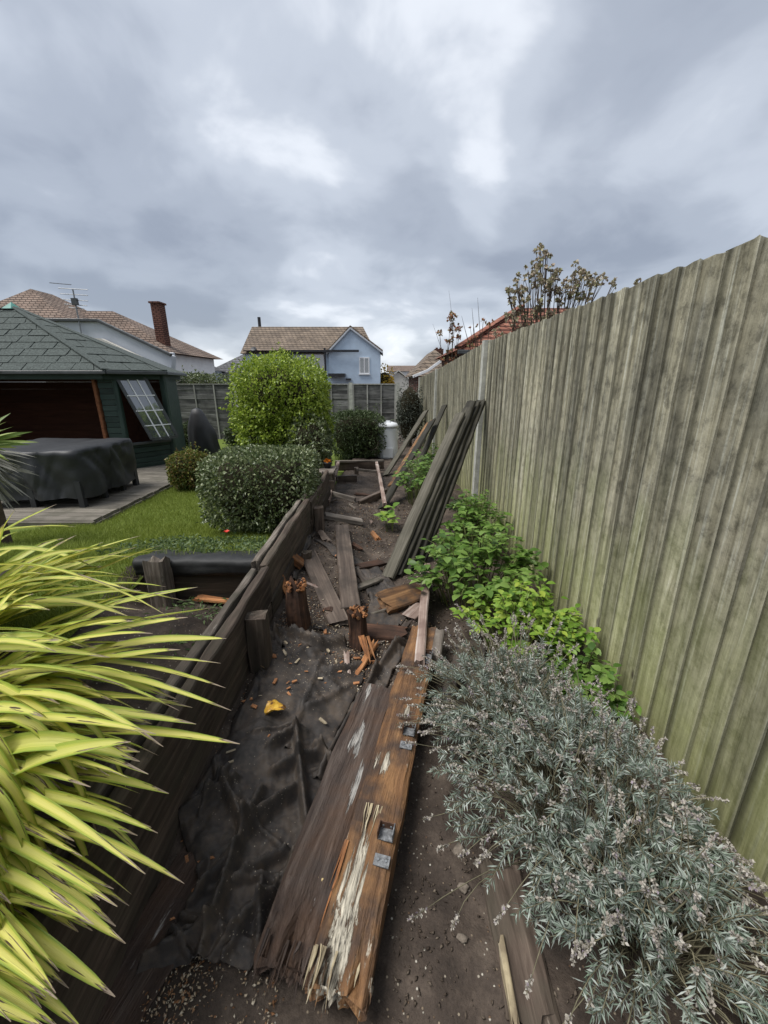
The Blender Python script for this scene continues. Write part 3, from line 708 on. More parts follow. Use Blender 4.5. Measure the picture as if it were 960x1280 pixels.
for k in range(9):
    a = k*.698; tilt = .5 if k % 2 else 1.0
    D = unit(np.array([[math.cos(a), math.sin(a), tilt]]))
    V, F = leafset(np.array([fl+Vector((0, .005, .10))]), D, .032, .026, .2, .1, 11)
    obj('petal', npmesh('petal', V, F, True), M['petal'], t)

# ------------------------------------------------------------------ summerhouse
sh = thing('summerhouse', 'dark green open-fronted summerhouse with shingled hip roof beside the deck', 'summerhouse', (-6.2, 6.6, 0))
EZ = 1.56
PL = [Vector((-8.6, 6.45, 0)), Vector((-4.12, 6.45, 0)), Vector((-3.68, 6.98, 0)), Vector((-4.3, 8.7, 0)), Vector((-8.6, 8.7, 0))]
EV = [Vector((-8.9, 6.22, EZ)), Vector((-4.08, 6.22, EZ)), Vector((-3.56, 6.9, EZ)), Vector((-4.2, 8.95, EZ)), Vector((-8.9, 8.95, EZ))]
AP = Vector((-6.36, 7.6, 2.62))
m_ = MB(); n = len(EV)
m_.add(EV+[AP], [(i, (i+1) % n, n) for i in range(n)])
m_.build('roof', M['shingle'], sh)
def shingles(a, b, apex, rows, wid, lim):
    ex = (b-a).normalized(); nrm = (b-a).cross(apex-a).normalized()
    if nrm.z < 0: nrm = -nrm
    L = (b-a).length; ca = (apex-a).dot(ex); upv = apex-a-ex*ca; H = upv.length; upv.normalize()
    cnt = 0
    for r_ in range(rows):
        t0, t1 = H*r_/rows, H*(r_+1)/rows+.03
        l0, l1 = ca*t0/H, L-(L-ca)*t0/H
        x = l0 - (wid*.5 if r_ % 2 else 0)
        while x < l1:
            x0, x1 = max(x, l0)+.004, min(x+wid*rnd.uniform(.93, 1.0), l1)-.002
            x += wid
            if x1-x0 < .06: continue
            tt = min(t1, H)
            m0, m1 = ca*tt/H, L-(L-ca)*tt/H
            y0, y1 = max(x0, m0), min(x1, m1)
            if y1 < y0+.01: y0 = y1 = (max(min(x0, m1), m0)+max(min(x1, m1), m0))/2; y1 = y0+.01
            lf = rnd.uniform(.010, .018)
            pts = [a+ex*x0+upv*(t0-.012)+nrm*lf, a+ex*x1+upv*(t0-.012)+nrm*lf, a+ex*y1+upv*tt+nrm*.004, a+ex*y0+upv*tt+nrm*.004]
            if (pts[1].x < lim): continue
            MB().prism([p-nrm*.008 for p in pts], nrm*.010).build('shingle', M['shingle'], sh); cnt += 1
    return cnt
shingles(EV[0], EV[1], AP, 10, .36, -7.9)
shingles(EV[1], EV[2], AP, 9, .34, -99)
for a_, b_ in ((EV[1], AP), (EV[0], AP), (EV[2], AP)):
    d = b_-a_
    plank('hip_ridge', a_+Vector((0, 0, .012)), b_+Vector((0, 0, .012)), .10, .022, M['shingle'], sh, warp=.002)
cap = MB().add([AP+Vector((.16*math.cos(k*1.047), .16*math.sin(k*1.047), -.05)) for k in range(6)]+[AP+Vector((0, 0, .07))], [(k, (k+1) % 6, 6) for k in range(6)]).build('roof_cap', plain('green_cap', (.06, .19, .16), .5), sh)
gz = EZ-.015
for a_, b_ in zip(EV[:3], EV[1:4]):
    plank('gutter', a_+Vector((0, 0, -.03)), b_+Vector((0, 0, -.03)), .06, .05, M['gutter'], sh, warp=.001)
    ai, bi = a_.lerp(AP, .045), b_.lerp(AP, .045)
    plank('fascia', Vector((ai.x, ai.y, gz-.07)), Vector((bi.x, bi.y, gz-.07)), .02, .09, M['greenpaint'], sh, warp=.001)
plank('pale_gutter_end', (-6.05, 6.165, EZ-.012), (-5.6, 6.165, EZ-.012), .02, .035, M['pvc'], sh, warp=.001)
MB().add([q+Vector((0, 0, -.10)) for q in PL]+[Vector(q)+Vector((0, 0, EZ-.06)) for q in PL], [(0, 1, 2, 3, 4), (5, 6, 7, 8, 9)]).build('ceiling_and_floor', M['brownwood'], sh)
# inner walls, boarded
for k in range(11):
    z0 = .0+.139*k
    MB().span((-8.5, 8.55, z0), (-4.35, 8.6, z0+.1375)).build('wall_board', M['brownwood'], sh)
MB().span((-8.6, 6.46, 0), (-8.55, 8.65, EZ-.07)).build('side_wall', M['brownwood'], sh)
# pier at the right of the opening, lapped green boards
jx0 = AY(128, 520, 6.45).x
plank('jamb', (jx0, 6.44, .02), (jx0, 6.44, EZ-.06), .05, .09, M['jamb'], sh, up=(0, 1, 0))
k = 0; z0 = .03
bw = .085
while z0 < EZ-.12:
    MB().span((jx0+.05, 6.43-.006*(k % 2)-rnd.uniform(0, .004), z0), (-4.15, 6.47, z0+bw-.006)).build('lap_board', M['greenpaint'], sh)
    z0 += bw; k += 1
plank('corner_post', (-4.12, 6.44, 0), (-4.12, 6.44, EZ-.05), .07, .07, M['greenpaint'], sh, up=(0, 1, 0))
plank('corner_post', (-3.68, 6.98, 0), (-3.68, 6.98, EZ-.05), .08, .08, M['greenpaint'], sh, up=(0, 1, 0))
ang = (PL[2]-PL[1]).normalized(); out = Vector((ang.y, -ang.x, 0)); Lr = (PL[2]-PL[1]).length
k = 0; z0 = .03
while z0 < .40:
    plank('lap_board', PL[1]+ang*.05+out*(.004*(k % 2))+Vector((0, 0, z0+bw/2)), PL[2]-ang*.05+out*(.004*(k % 2))+Vector((0, 0, z0+bw/2)), .03, bw-.006, M['greenpaint'], sh, warp=.001)
    z0 += bw; k += 1
a_, b_ = PL[2], PL[3]
MB().prism([a_+Vector((0, .05, 0)), b_, b_+Vector((0, 0, EZ-.08)), a_+Vector((0, .05, EZ-.08))], (-.04, 0, 0)).build('rear_side_wall', M['greenpaint'], sh)
MB().prism([PL[1]+ang*.06-out*.5, PL[2]-ang*.02-out*.5, PL[2]-ang*.02-out*.5+Vector((0, 0, 1.4)), PL[1]+ang*.06-out*.5+Vector((0, 0, 1.4))], -out*.02).build('inner_partition', M['brownwood'], sh)
# open top-hung sash
sash = MB()
A0 = PL[1]+ang*.02+out*.03+Vector((0, 0, 1.44)); B0 = PL[1]+ang*(Lr*.62)+out*.03+Vector((0, 0, 1.44))
sl = Vector((.34, .10, -1.0))*.93
def sashpt(u, v, o=0): return A0.lerp(B0, u)+sl*v+out*o
wn = thing if False else None
fr = MB()
def bar(mb, p, q, w=.035, d=.03):
    x = (q-p); L = x.length; m = frame_m(p, q, out); mb.box((0, 0, 0), (0, 0, 0)) if False else None
    vv = [m @ Vector(c) for c in ((0,-w/2,-d/2),(L,-w/2,-d/2),(L,w/2,-d/2),(0,w/2,-d/2),(0,-w/2,d/2),(L,-w/2,d/2),(L,w/2,d/2),(0,w/2,d/2))]
    mb.add(vv, [(0,3,2,1),(4,5,6,7),(0,1,5,4),(1,2,6,5),(2,3,7,6),(3,0,4,7)])
for p_, q_ in (((0, 0), (1, 0)), ((0, 1), (1, 1)), ((0, 0), (0, 1)), ((1, 0), (1, 1))): bar(fr, sashpt(*p_), sashpt(*q_), .045, .035)
win = fr.build('window', M['gutter'], sh)
g = MB()
for u in (1/3, 2/3): bar(g, sashpt(u, 0, .012), sashpt(u, 1, .012), .016, .012)
for v in (.27, .52, .77): bar(g, sashpt(0, v, .013), sashpt(1, v, .013), .016, .012)
g.build('glazing_bars', M['white'], win)
MB().prism([sashpt(0, 0), sashpt(1, 0), sashpt(1, 1), sashpt(0, 1)], out*.004).build('pane', M['glass'], win)
plank('window_sill', PL[1]+ang*.05+out*.03+Vector((0, 0, .44)), PL[2]-ang*.03+out*.03+Vector((0, 0, .44)), .07, .04, M['gutter'], sh, warp=.001)

# ------------------------------------------------------------------ covered furniture on the deck
DZ = .04
cf_ = thing('covered_garden_furniture', 'long low garden furniture under a creased black waterproof cover on the deck', 'furniture', (-3.85, 4.85, DZ))
x0, x1, y0_, y1_ = -4.62, -3.34, 4.30, 5.45
def per(u):
    """rounded rectangle outline"""
    w, d, r = (x1-x0)/2, (y1_-y0_)/2, .07
    a = u*2*math.pi; c, s = math.cos(a), math.sin(a)
    rr = (abs(c/w)**9+abs(s/d)**9)**(-1/9)
    return Vector(((x0+x1)/2+c*rr, (y0_+y1_)/2+s*rr, 0)), Vector((c, s, 0))
nu, lev = 150, 13; vs, fs = [], []
for l in range(lev):
    t = l/(lev-1)
    for i in range(nu):
        p, o = per(i/nu)
        f = .04*math.sin(i*.33+2.0*nz(i*.05, 3)+t*1.6)*(1-t)**.7+.03*nz(i*.09, t*2.2, 1)+.022*nz(i*.22+t*2.5, t*1.5, 6)-.045*abs(nz(i*.13+t*2.2, t*1.1, 11))-.03*abs(nz(i*.3-t*3, t*2, 14))
        hem = .10+.05*nz(i*.06, 9)+.02*nz(i*.2, 4)
        z = DZ+lerp(hem, .635+.012*nz(i*.08, 2), t)
        ins = .02*t*t
        vs.append(p+o*(f*(1 if t < .93 else .25)-ins)+Vector((0, 0, z)))
ring0 = (lev-1)*nu; cx, cy = (x0+x1)/2, (y0_+y1_)/2
for l in range(1, 7):
    k = 1-l/6.5
    for i in range(nu):
        b_ = vs[ring0+i]; x, y = cx+(b_.x-cx)*k, cy+(b_.y-cy)*k
        vs.append(Vector((x, y, DZ+.645+.012*nz(x*3, y*3, 2)+.016*abs(nz(x*1.5, y*5)) - .03*max(0, 1-abs(x+3.9)*4)*(.5+.5*k))))
tot = lev+6
for l in range(tot-1):
    for i in range(nu): fs.append((l*nu+i, l*nu+(i+1) % nu, (l+1)*nu+(i+1) % nu, (l+1)*nu+i))
fs.append(tuple((tot-1)*nu+i for i in range(nu)))
MB().add(vs, fs).build('cover', M['cover'], cf_, True)
for x in (x0+.10, (x0+x1)/2, x1-.09):
    for y in (y0_+.07, y1_-.07):
        MB().span((x-.03, y-.03, DZ), (x+.03, y+.03, DZ+.3)).build('leg', M['black'], cf_)
for y in (y0_+.45, y0_+.8): MB().span((x1-.12, y-.025, DZ), (x1-.07, y+.025, DZ+.3)).build('leg', M['black'], cf_)

# cone-shaped cover
q = G(257, 566, -.2)
cc = thing('covered_patio_heater', 'tall tapering black cover standing before the slat fence', 'garden cover', q)
vs, fs = [], []; nu, lev = 40, 10
for l in range(lev):
    t = l/(lev-1); w = interp(t, [(0, .33), (.5, .30), (.85, .17), (1, .10)])
    for i in range(nu):
        a = 2*math.pi*i/nu; f = 1+.07*math.sin(i*1.1+t*2)*(1-t)+.12*nz(i*.2, t*3)
        vs.append(q+Vector((math.cos(a)*w*f-.07*t, math.sin(a)*w*f*.8, .99*t+(.0 if l else .0))))
for l in range(lev-1):
    for i in range(nu): fs.append((l*nu+i, l*nu+(i+1) % nu, (l+1)*nu+(i+1) % nu, (l+1)*nu+i))
vs.append(q+Vector((-.07, 0, 1.03))); fs += [((lev-1)*nu+i, (lev-1)*nu+(i+1) % nu, len(vs)-1) for i in range(nu)]
MB().add(vs, fs).build('cover', M['cover'], cc, True)
plank('base_frame', q+Vector((-.25, 0, .015)), q+Vector((.25, 0, .015)), .3, .03, M['black'], cc)

# compost bin
q = G(485, 574, -.22); q.y += .1
cb = thing('compost_bin', 'white plastic compost bin with domed lid beside the low hedge', 'bin', q)
def lathe(prof, c, k=24):
    vs, fs = [], []
    for r, z in prof: vs += [Vector(c)+Vector((math.cos(2*math.pi*j/k)*r, math.sin(2*math.pi*j/k)*r, z)) for j in range(k)]
    for i in range(len(prof)-1): fs += [(i*k+j, i*k+(j+1) % k, (i+1)*k+(j+1) % k, (i+1)*k+j) for j in range(k)]
    fs += [tuple(range(k))[::-1], tuple(range((len(prof)-1)*k, len(prof)*k))]
    return MB().add(vs, fs)
lathe([(.23, 0), (.225, .06), (.22, .3), (.212, .32), (.205, .62), (.20, .68)], q).build('body', M['pvc'], cb, True)
lathe([(.20, .685), (.222, .69), (.222, .72), (.19, .765), (.10, .79), (.03, .80)], q).build('lid', M['pvc'], cb, True)
MB().tube([q+Vector((-.05, -.1, .78)), q+Vector((-.04, -.1, .82)), q+Vector((.04, -.1, .82)), q+Vector((.05, -.1, .78))], .012, 6).build('handle', M['pvc'], cb)
MB().span(q+Vector((-.10, -.245, .06)), q+Vector((.10, -.2, .26))).build('hatch', M['pvc'], cb)

# ------------------------------------------------------------------ timber retaining wall on the left of the trench
rw = thing('timber_retaining_wall', 'dark rotting timber board wall along the left side of the trench', 'retaining wall', (WALL_X, 2, 0))
def rwp(y): return .012*nz(y*.7, 8)
for k, (a, b, top) in enumerate(((.15, 1.98, .452), (1.99, 3.3, .455), (3.31, 4.6, .42))):
    za, zb = base_z(a), base_z(b)
    plank('wall_board', (WALL_X+rwp(a), a, .115), (WALL_X+rwp(b), b, .115+zb), .05, .225, M['sleeper'], rw, warp=.006)
    plank('wall_board', (WALL_X+rwp(a)+.004, a, top-.115), (WALL_X+rwp(b)+.002, b, top-.115), .046, .218, M['sleeper'], rw, warp=.008, rag=(.02, .02))
    plank('backing_board', (WALL_X-.052+rwp(a), a+.02, top-.105), (WALL_X-.05+rwp(b), b-.03, top-.112), .038, .22, M['sleepertop'], rw, warp=.009, rag=(.03, .03))
for (px, py, z, hh, w) in ((314, 768, .40, .44, .095), (362, 690, .20, .4, .07), (389, 634, .34, .42, .085)):
    q = G(px, py, z); q.x = max(q.x, WALL_X+.075)
    plank('wall_post', (q.x, q.y, tz(q.x, q.y)-.06), (q.x, q.y, z), w, w*.85, M['sleeper'], rw, up=(0, 1, .0), rag=(0, .02), warp=.006)
# far ledge built on the wall end
ld = thing('timber_ledge', 'small grey wooden ledge on legs at the far end of the timber wall', 'ledge', (-.80, 5.05, 0))
for k in range(3): plank('ledge_board', (-.98, 4.83+.135*k, .335), (-.62, 4.85+.135*k, .335), .128, .028, M['greyplank'], ld)
for x, y in ((-.93, 4.86), (-.68, 4.86), (-.68, 5.08), (-.93, 5.08)):
    plank('leg', (x, y, tz(x, y)-.05), (x, y, .32), .07, .07, M['greyplank'], ld, up=(0, 1, 0))
plank('front_board', (-.93, 4.815, .19), (-.62, 4.815, .17), .03, .14, M['wetplank'], ld)
q = Vector((-.72, 5.05, .349))
pt = thing('orange_flower_pot', 'small orange and dark pot standing on the grey wooden ledge', 'flower pot', q)
lathe([(.035, 0), (.05, .06), (.055, .065), (.052, .075)], q, 14).build('pot', M['black'], pt, True)
D = unit(nr.normal(size=(26, 3))+[0, 0, .8]); V, F = leafset(np.tile(np.array(q+Vector((0, 0, .08))), (26, 1)), D, .06, .04, .2, .1)
obj('blossom', npmesh('blossom', V, F), leafmat('orange_petal', [(.55, .16, .02), (.7, .28, .03), (.6, .2, .03)]), pt)

# cross wall with liner between lawn and sunken bed
cw = thing('cross_wall', 'low dark timber cross wall with pale top holding back the lawn', 'retaining wall', (-1.0, 2.1, .18))
plank('wall_board', (-1.36, 2.10, .29), (-.72, 2.10, .285), .045, .21, M['sleeper'], cw, warp=.006)
plank('wall_post', (-1.27, 2.02, .1), (-1.27, 2.02, .47), .11, .10, M['sleepertop'], cw, up=(0, 1, 0), rag=(0, .05), warp=.008)
vs, fs = [], []; nu, nv = 60, 10
for i in range(nu):
    u = i/(nu-1); x = lerp(-1.42, -.715, u)
    for j in range(nv):
        t = j/(nv-1)
        y = interp(t, [(0, 2.068), (.45, 2.062), (.6, 2.09), (1, 2.30)]); z = interp(t, [(0, .355), (.45, .435), (.6, .452), (1, .40)])
        vs.append((x, y+.012*nz(x*5, t*4, 1)-.006, z+.012*nz(x*7, t*3)+.012*nz(x*2.2, 4)))
for i in range(nu-1):
    for j in range(nv-1): fs.append((i*nv+j, i*nv+j+1, (i+1)*nv+j+1, (i+1)*nv+j))
o = MB().add(vs, fs).build('pond_liner', M['liner'], None, True); tag(o, 'shiny black liner folded over the low cross wall', 'liner')
s_ = o.modifiers.new('thickness', 'SOLIDIFY'); s_.thickness = .004
q0, q1 = G(248, 747, .2), G(300, 753, .2)
tag(plank('split_board', q0+Vector((0, -.02, .012)), q1+Vector((0, -.02, .012)), .05, .018, M['rotorange'], None, rag=(.05, .05), warp=.006), 'orange split board lying in the sunken bed below the liner', 'board')

# ------------------------------------------------------------------ weed membrane
def seg_d(p, a, b):
    ab = b-a; t = max(0, min(1, (p-a).dot(ab)/max(ab.length_squared, 1e-9))); return (p-(a+ab*t)).length, t
def cloth(name, label, left, right, folds, nrow=70, ncol=46, lift=.010, wr=.006, seed=0, mat=None, edge=.0):
    L = [G(*q, 0.02) for q in left]; Rr = [G(*q, 0.02) for q in right]
    fo = [(G(a[0], a[1], .02).to_2d(), G(b[0], b[1], .02).to_2d(), w, h) for a, b, w, h in folds]
    cr_ = random.Random(seed*31+5)
    for _ in range(int(26*min(1.0, (L[0]-L[-1]).length))):
        i_ = cr_.random(); f_ = i_*(len(L)-1); k_ = min(int(f_), len(L)-2); c_ = L[k_].lerp(Rr[k_], cr_.random()); an = cr_.uniform(0, 3.14); ll = cr_.uniform(.04, .14)
        dv = Vector((math.cos(an), math.sin(an)))*ll; fo.append((c_.to_2d()-dv, c_.to_2d()+dv, cr_.uniform(.005, .010), cr_.uniform(.005, .013)))
    def along(P, t):
        f = t*(len(P)-1); i = min(int(f), len(P)-2); return P[i].lerp(P[i+1], f-i)
    vs, fs = [], []
    for i in range(nrow):
        t = i/(nrow-1); a, b = along(L, t), along(Rr, t)
        for j in range(ncol):
            s = j/(ncol-1); p = a.lerp(b, s)
            e = .022*(max(0, 1-s*10)+max(0, 1-(1-s)*10)+max(0, 1-t*14))
            p = p+Vector((e*nz(p.x*9, p.y*9, seed+.5), e*nz(p.x*9, p.y*9, seed+7.5), 0))
            z = tz(p.x, p.y)+lift+wr*(1+nz(p.x*9, p.y*9, seed))+.5*wr*nz(p.x*26, p.y*20, seed)
            p2 = p.to_2d()
            for fa, fb, w, h in fo:
                d, tt = seg_d(p2, fa, fb); w2 = .95*w*(1+.35*nz(p.x*8, p.y*8, 2))
                sh_ = (.5*math.exp(-(d/w2)**2)+.6*math.exp(-1.5*d/w2))*math.sin(math.pi*min(1, max(.08, tt*1.0+.12 if tt < .5 else 1.12-tt)))**.4
                z += h*1.9*sh_
            rim = min(s, 1-s, t, 1-t)
            if rim < .04: z -= (.04-rim)/.04*lift*.8
            vs.append((p.x, p.y, z))
    for i in range(nrow-1):
        for j in range(ncol-1): fs.append((i*ncol+j, i*ncol+j+1, (i+1)*ncol+j+1, (i+1)*ncol+j))
    o = MB().add(vs, fs).build(name, mat or M['fabric'], None, True)
    s_ = o.modifiers.new('thickness', 'SOLIDIFY'); s_.thickness = .003; s_.offset = 1
    return tag(o, label, 'membrane')
cloth('weed_membrane', 'crumpled black weed membrane thrown in deep folds beside the beam',
      [(156, 1230), (205, 1190), (250, 1120), (238, 1070), (224, 1035), (258, 985), (292, 940), (330, 925)],
      [(312, 1222), (352, 1165), (368, 1120), (398, 1050), (418, 1000), (432, 962), (440, 925)],
      [((250, 1225), (330, 1010), .014, .030), ((310, 1060), (375, 1000), .016, .034), ((282, 1000), (312, 1065), .011, .028), ((222, 1050), (300, 1000), .012, .026),
       ((372, 930), (384, 1040), .013, .034), ((395, 945), (425, 975), .012, .035), ((330, 1120), (325, 1210), .010, .024), ((180, 1215), (270, 1180), .011, .020),
       ((345, 985), (410, 950), .012, .030), ((300, 1120), (360, 1080), .010, .022), ((340, 960), (372, 935), .010, .028), ((240, 1150), (300, 1090), .009, .018), ((360, 1110), (395, 1030), .012, .026), ((200, 1190), (260, 1100), .008, .022), ((290, 1190), (345, 1130), .008, .02), ((255, 1040), (290, 985), .008, .02)], 180, 130, .012, .008, 1)
cloth('weed_membrane', 'flat soil-dusted black weed membrane under the yellow leaf',
      [(284, 960), (300, 905), (318, 875), (330, 845), (352, 822), (372, 812)],
      [(405, 955), (420, 915), (440, 880), (452, 850), (460, 825), (440, 812)],
      [((360, 955), (405, 830), .007, .012), ((415, 850), (455, 830), .012, .02), ((300, 930), (335, 850), .010, .012), ((390, 850), (425, 870), .008, .014), ((330, 890), (400, 900), .006, .008)], 60, 60, .008, .005, 4)
cloth('weed_membrane', 'torn strip of black weed membrane running along the left of the beam',
      [(395, 985), (420, 930), (442, 890), (462, 855), (478, 825), (505, 806)],
      [(425, 985), (450, 935), (470, 892), (492, 850), (510, 825), (530, 808)],
      [((402, 975), (470, 850), .014, .036), ((470, 850), (505, 812), .016, .03), ((430, 930), (460, 885), .010, .02)], 70, 26, .012, .006, 7)
cloth('weed_membrane', 'folded black membrane lying around the two rotten post stumps',
      [(318, 838), (342, 815), (362, 806), (392, 806), (422, 800)],
      [(340, 842), (356, 832), (376, 826), (402, 828), (440, 818)],
      [((325, 836), (358, 812), .012, .03), ((365, 815), (400, 822), .016, .04), ((400, 822), (440, 806), .014, .035)], 50, 18, .010, .006, 9)
cloth('weed_membrane', 'dark membrane scrap between the loose planks and the split slab',
      [(388, 800), (448, 790), (462, 750), (450, 722), (392, 690)],
      [(440, 806), (500, 782), (520, 755), (500, 735), (470, 705)],
      [((400, 780), (480, 770), .014, .03), ((455, 745), (500, 755), .014, .025), ((420, 715), (470, 720), .012, .02)], 50, 30, .008, .006, 12)
cloth('weed_membrane', 'black membrane scrap in the soil between the beam and the lavender',
      [(548, 905), (552, 865), (560, 835), (575, 800)],
      [(590, 890), (596, 862), (604, 830), (612, 805)],
      [((560, 890), (590, 815), .018, .03)], 40, 22, .010, .008, 15)
cloth('weed_membrane', 'black membrane along the foot of the timber wall by the offcut',
      [(338, 760), (352, 720), (368, 690), (378, 672)],
      [(372, 745), (384, 712), (392, 690), (396, 676)],
      [((350, 745), (385, 690), .016, .03)], 36, 20, .010, .008, 18)

# ------------------------------------------------------------------ the big beam in the foreground
bd = (Vector((.20, 1.438, 0))-Vector((-.036, .483, 0))).normalized(); bn = Vector((bd.y, -bd.x, 0))
R0 = Vector((-.036, .483, .075))
beam = thing('rotten_beam', 'long two-ply timber beam with rotten splintered end and an orange worn face', 'beam', R0)
c0 = R0-bn*.075
plank('orange_timber', c0+bd*.02+Vector((0, 0, .018)), c0+bd*1.42+Vector((0, 0, .014)), .150, .085, M['orange'], beam, rag=(.015, .02), warp=.008, nper=12, step=.03, erode=.7)
c1 = R0-bn*.2285
plank('dark_timber', c1+bd*.03+Vector((0, 0, .016)), c1+bd*.93+Vector((0, 0, .002)), .158, .092, M['beamdark'], beam, rag=(.015, .03), warp=.011, nper=12, step=.03, erode=.85)
def splinters(n, origin, d, side, spread, ln, mat, parent, zr=(0, .03), name='splinter', lift=.0, wr=(.006, .014)):
    for k in range(n):
        s = rnd.uniform(-spread, spread); L = rnd.uniform(*ln)
        p = origin+side*s+Vector((0, 0, rnd.uniform(*zr)))
        dv = (d+side*rnd.uniform(-.10, .10)+Vector((0, 0, rnd.uniform(-.12, .03)+lift))).normalized()
        w = rnd.uniform(*wr); h = rnd.uniform(.004, .009)
        up = Vector((0, 0, 1)); y = up.cross(dv).normalized(); z = dv.cross(y)
        mb = MB(); pts = []
        for t, kx in ((0, 1), (.35, .9+rnd.uniform(-.2, .2)), (.7, .5+rnd.uniform(-.2, .2)), (1, .06)):
            c = p+dv*L*t+y*rnd.uniform(-.003, .003)
            pts += [c+y*w*kx*a*.5+z*h*kx*b*.5 for a, b in ((-1, -1), (1, -1), (1, 1), (-1, 1))]
        fs = [(0, 3, 2, 1), (12, 13, 14, 15)]
        for i in range(3): fs += [(i*4+j, i*4+(j+1) % 4, i*4+4+(j+1) % 4, i*4+4+j) for j in range(4)]
        m = frame_m(p, p+dv); mi = m.inverted()
        obj(name, MB().add([mi @ q for q in pts], fs).mesh(name), mat, parent, m)
TH = (.003, .008)
splinters(9, R0-bn*.10+bd*.075, -bd, bn, .06, (.04, .10), M['rotpale'], beam, (.0, .058), wr=TH)
splinters(14, R0-bn*.075+bd*.06, -bd, bn, .07, (.03, .08), M['orange'], beam, (-.03, .045), wr=TH)
splinters(18, R0-bn*.235+bd*.075, -bd, bn, .07, (.03, .09), M['beamdark'], beam, (-.03, .05), wr=TH)
splinters(5, R0-bn*.148+bd*.30, -bd, bn, .006, (.10, .2), M['rotorange'], beam, (.056, .062), wr=(.004, .010))
splinters(10, R0-bn*.10+bd*.42, -bd, bn, .04, (.04, .12), M['rotpale'], beam, (.058, .062), lift=.08, wr=(.002, .006))

def hanger(label, px, py, z, second, rot=0):
    q = G(px, py, z); t = thing('joist_hanger', label, 'bracket', q, None)
    ax, ay = bn, bd
    def slab(name, c, lx, ly, lz, mat):
        rm = Matrix((ax, ay, Vector((0, 0, 1)))).transposed()
        o = MB().box(q+ax*c[0]+ay*c[1]+Vector((0, 0, c[2])), (lx, ly, lz), rm).build(name, mat, t); return o
    slab('seat_plate', (0, .006, .003), .046, .034, .003, M['galv'])
    slab('flange', (-.022, .006, .019), .003, .034, .030, M['rust'])
    slab('flange', (.0225, .006, .019), .003, .034, .030, M['galv'])
    slab('back_plate', (0, .0245, .015), .048, .003, .028, M['rust'])
    for sx in (-.012, .012): MB().tube([q+ax*sx+ay*.0225+Vector((0, 0, .016)), q+ax*sx+ay*.0205+Vector((0, 0, .016))], .0035, 8).build('nail_head', M['iron'], t)
    if second:
        slab('strap_plate', (second[0], second[1], .002), .044, .03, .004, M['galv'])
        for sx in (-.01, .012): MB().tube([q+ax*(second[0]+sx)+ay*second[1]+Vector((0, 0, .004)), q+ax*(second[0]+sx)+ay*second[1]+Vector((0, 0, .0065))], .0035, 8).build('nail_head', M['iron'], t)
TOPZ = .137
hanger('rusted bent joist hanger midway on the orange beam with a bright strap plate', 511, 917, TOPZ, (.0, -.055))
hanger('galvanised joist hanger nearest the rotten pale end of the beam', 482, 1047, TOPZ, (.004, -.062))
hanger('joist hanger at the far end of the beam under the pale narrow joist', 534, 822, TOPZ-.005, (-.005, -.03))

# narrow joist continuing the beam
q0, q1 = G(528, 828, .16), G(534, 706, .16)
tag(plank('narrow_joist', q0+Vector((-.01, 0, -.05)), q1+Vector((0, 0, -.05)), .048, .12, M['oldpale'], None, rag=(.02, .02), warp=.004), 'narrow joist with peeling pale paint running on from the far end of the beam', 'joist')
q0, q1 = G(541, 822, .13), G(548, 795, .13)
tag(plank('joist_stub', q0+Vector((.01, 0, -.04)), q1+Vector((.01, .05, -.04)), .05, .10, M['greyplank'], None, rag=(.02, .03)), 'short dark joist stub lying against the narrow pale joist', 'joist')

# ------------------------------------------------------------------ stumps
def stump(label, px, py, top, w, seed, lean):
    b = G(px, py, 0.0); b.z = tz(b.x, b.y)-.06
    t = thing('post_stump', label, 'post stump', b)
    d = Vector((lean[0], lean[1], 1)).normalized()
    p1 = b+d*(top-b.z)
    m = frame_m(b, p1, (.3, 1, 0)); L = (p1-b).length
    me = plank_mesh(L, w, w*.9, seed, (0, .05), .009, 4, .03)
    # narrow waist of rotted wood and a crumbling head
    for v in me.vertices:
        t_ = v.co.x/L; a = math.atan2(v.co.z, v.co.y)
        k = 1-.10*math.sin(t_*5+seed)+.10*nz(v.co.x*14, a*1.3, seed)-(.16*max(0, t_-.8)/.2 if seed % 2 else 0)
        v.co.y *= k; v.co.z *= k
    obj('stump_body', me, M['rotredx'], t, m)
    for k in range(46):
        s = Vector((rnd.uniform(-.45, .45)*w, rnd.uniform(-.45, .45)*w, -.015-.025*rnd.random()))
        dv = (d*.7+Vector((rnd.uniform(-.8, .8), rnd.uniform(-.8, .8), 0))).normalized(); l = rnd.uniform(.014, .036)
        p = p1+s; side = dv.cross(Vector((rnd.random(), rnd.random(), .1))).normalized()*rnd.uniform(.005, .014); s2 = dv.cross(side)
        mm = frame_m(p, p+dv, (1, .2, 0)); mi = mm.inverted()
        vv = [p+side, p+s2, p-side, p-s2, p+dv*l*.7+side*.8, p+dv*l*.75+s2*.8, p+dv*l*.7-side*.6, p+dv*l*.8-s2*.5, p+dv*l]
        obj('rotten_fibre', MB().add([mi @ x for x in vv], [(0, 1, 5, 4), (1, 2, 6, 5), (2, 3, 7, 6), (3, 0, 4, 7), (4, 5, 8), (5, 6, 8), (6, 7, 8), (7, 4, 8)]).mesh('rotten_fibre'), M['rotorange'], t, mm)
    return t
M['rotredx'] = wood('rotten_post', [(.022, .013, .009), (.062, .033, .022), (.13, .066, .038)], 0, 3, 45, stain=(.02, .015, .012), stain_scale=9, fleck=(.30, .20, .13), fleck_at=.65, vary=.1)
stump('upright rotten post stump with crumbling orange top near the timber wall', 378, 802, .385, .098, 3, (-.02, -.03))
stump('shorter rotten post stump with orange crumbling head in front of the long plank', 450, 812, .25, .092, 4, (-.01, .03))
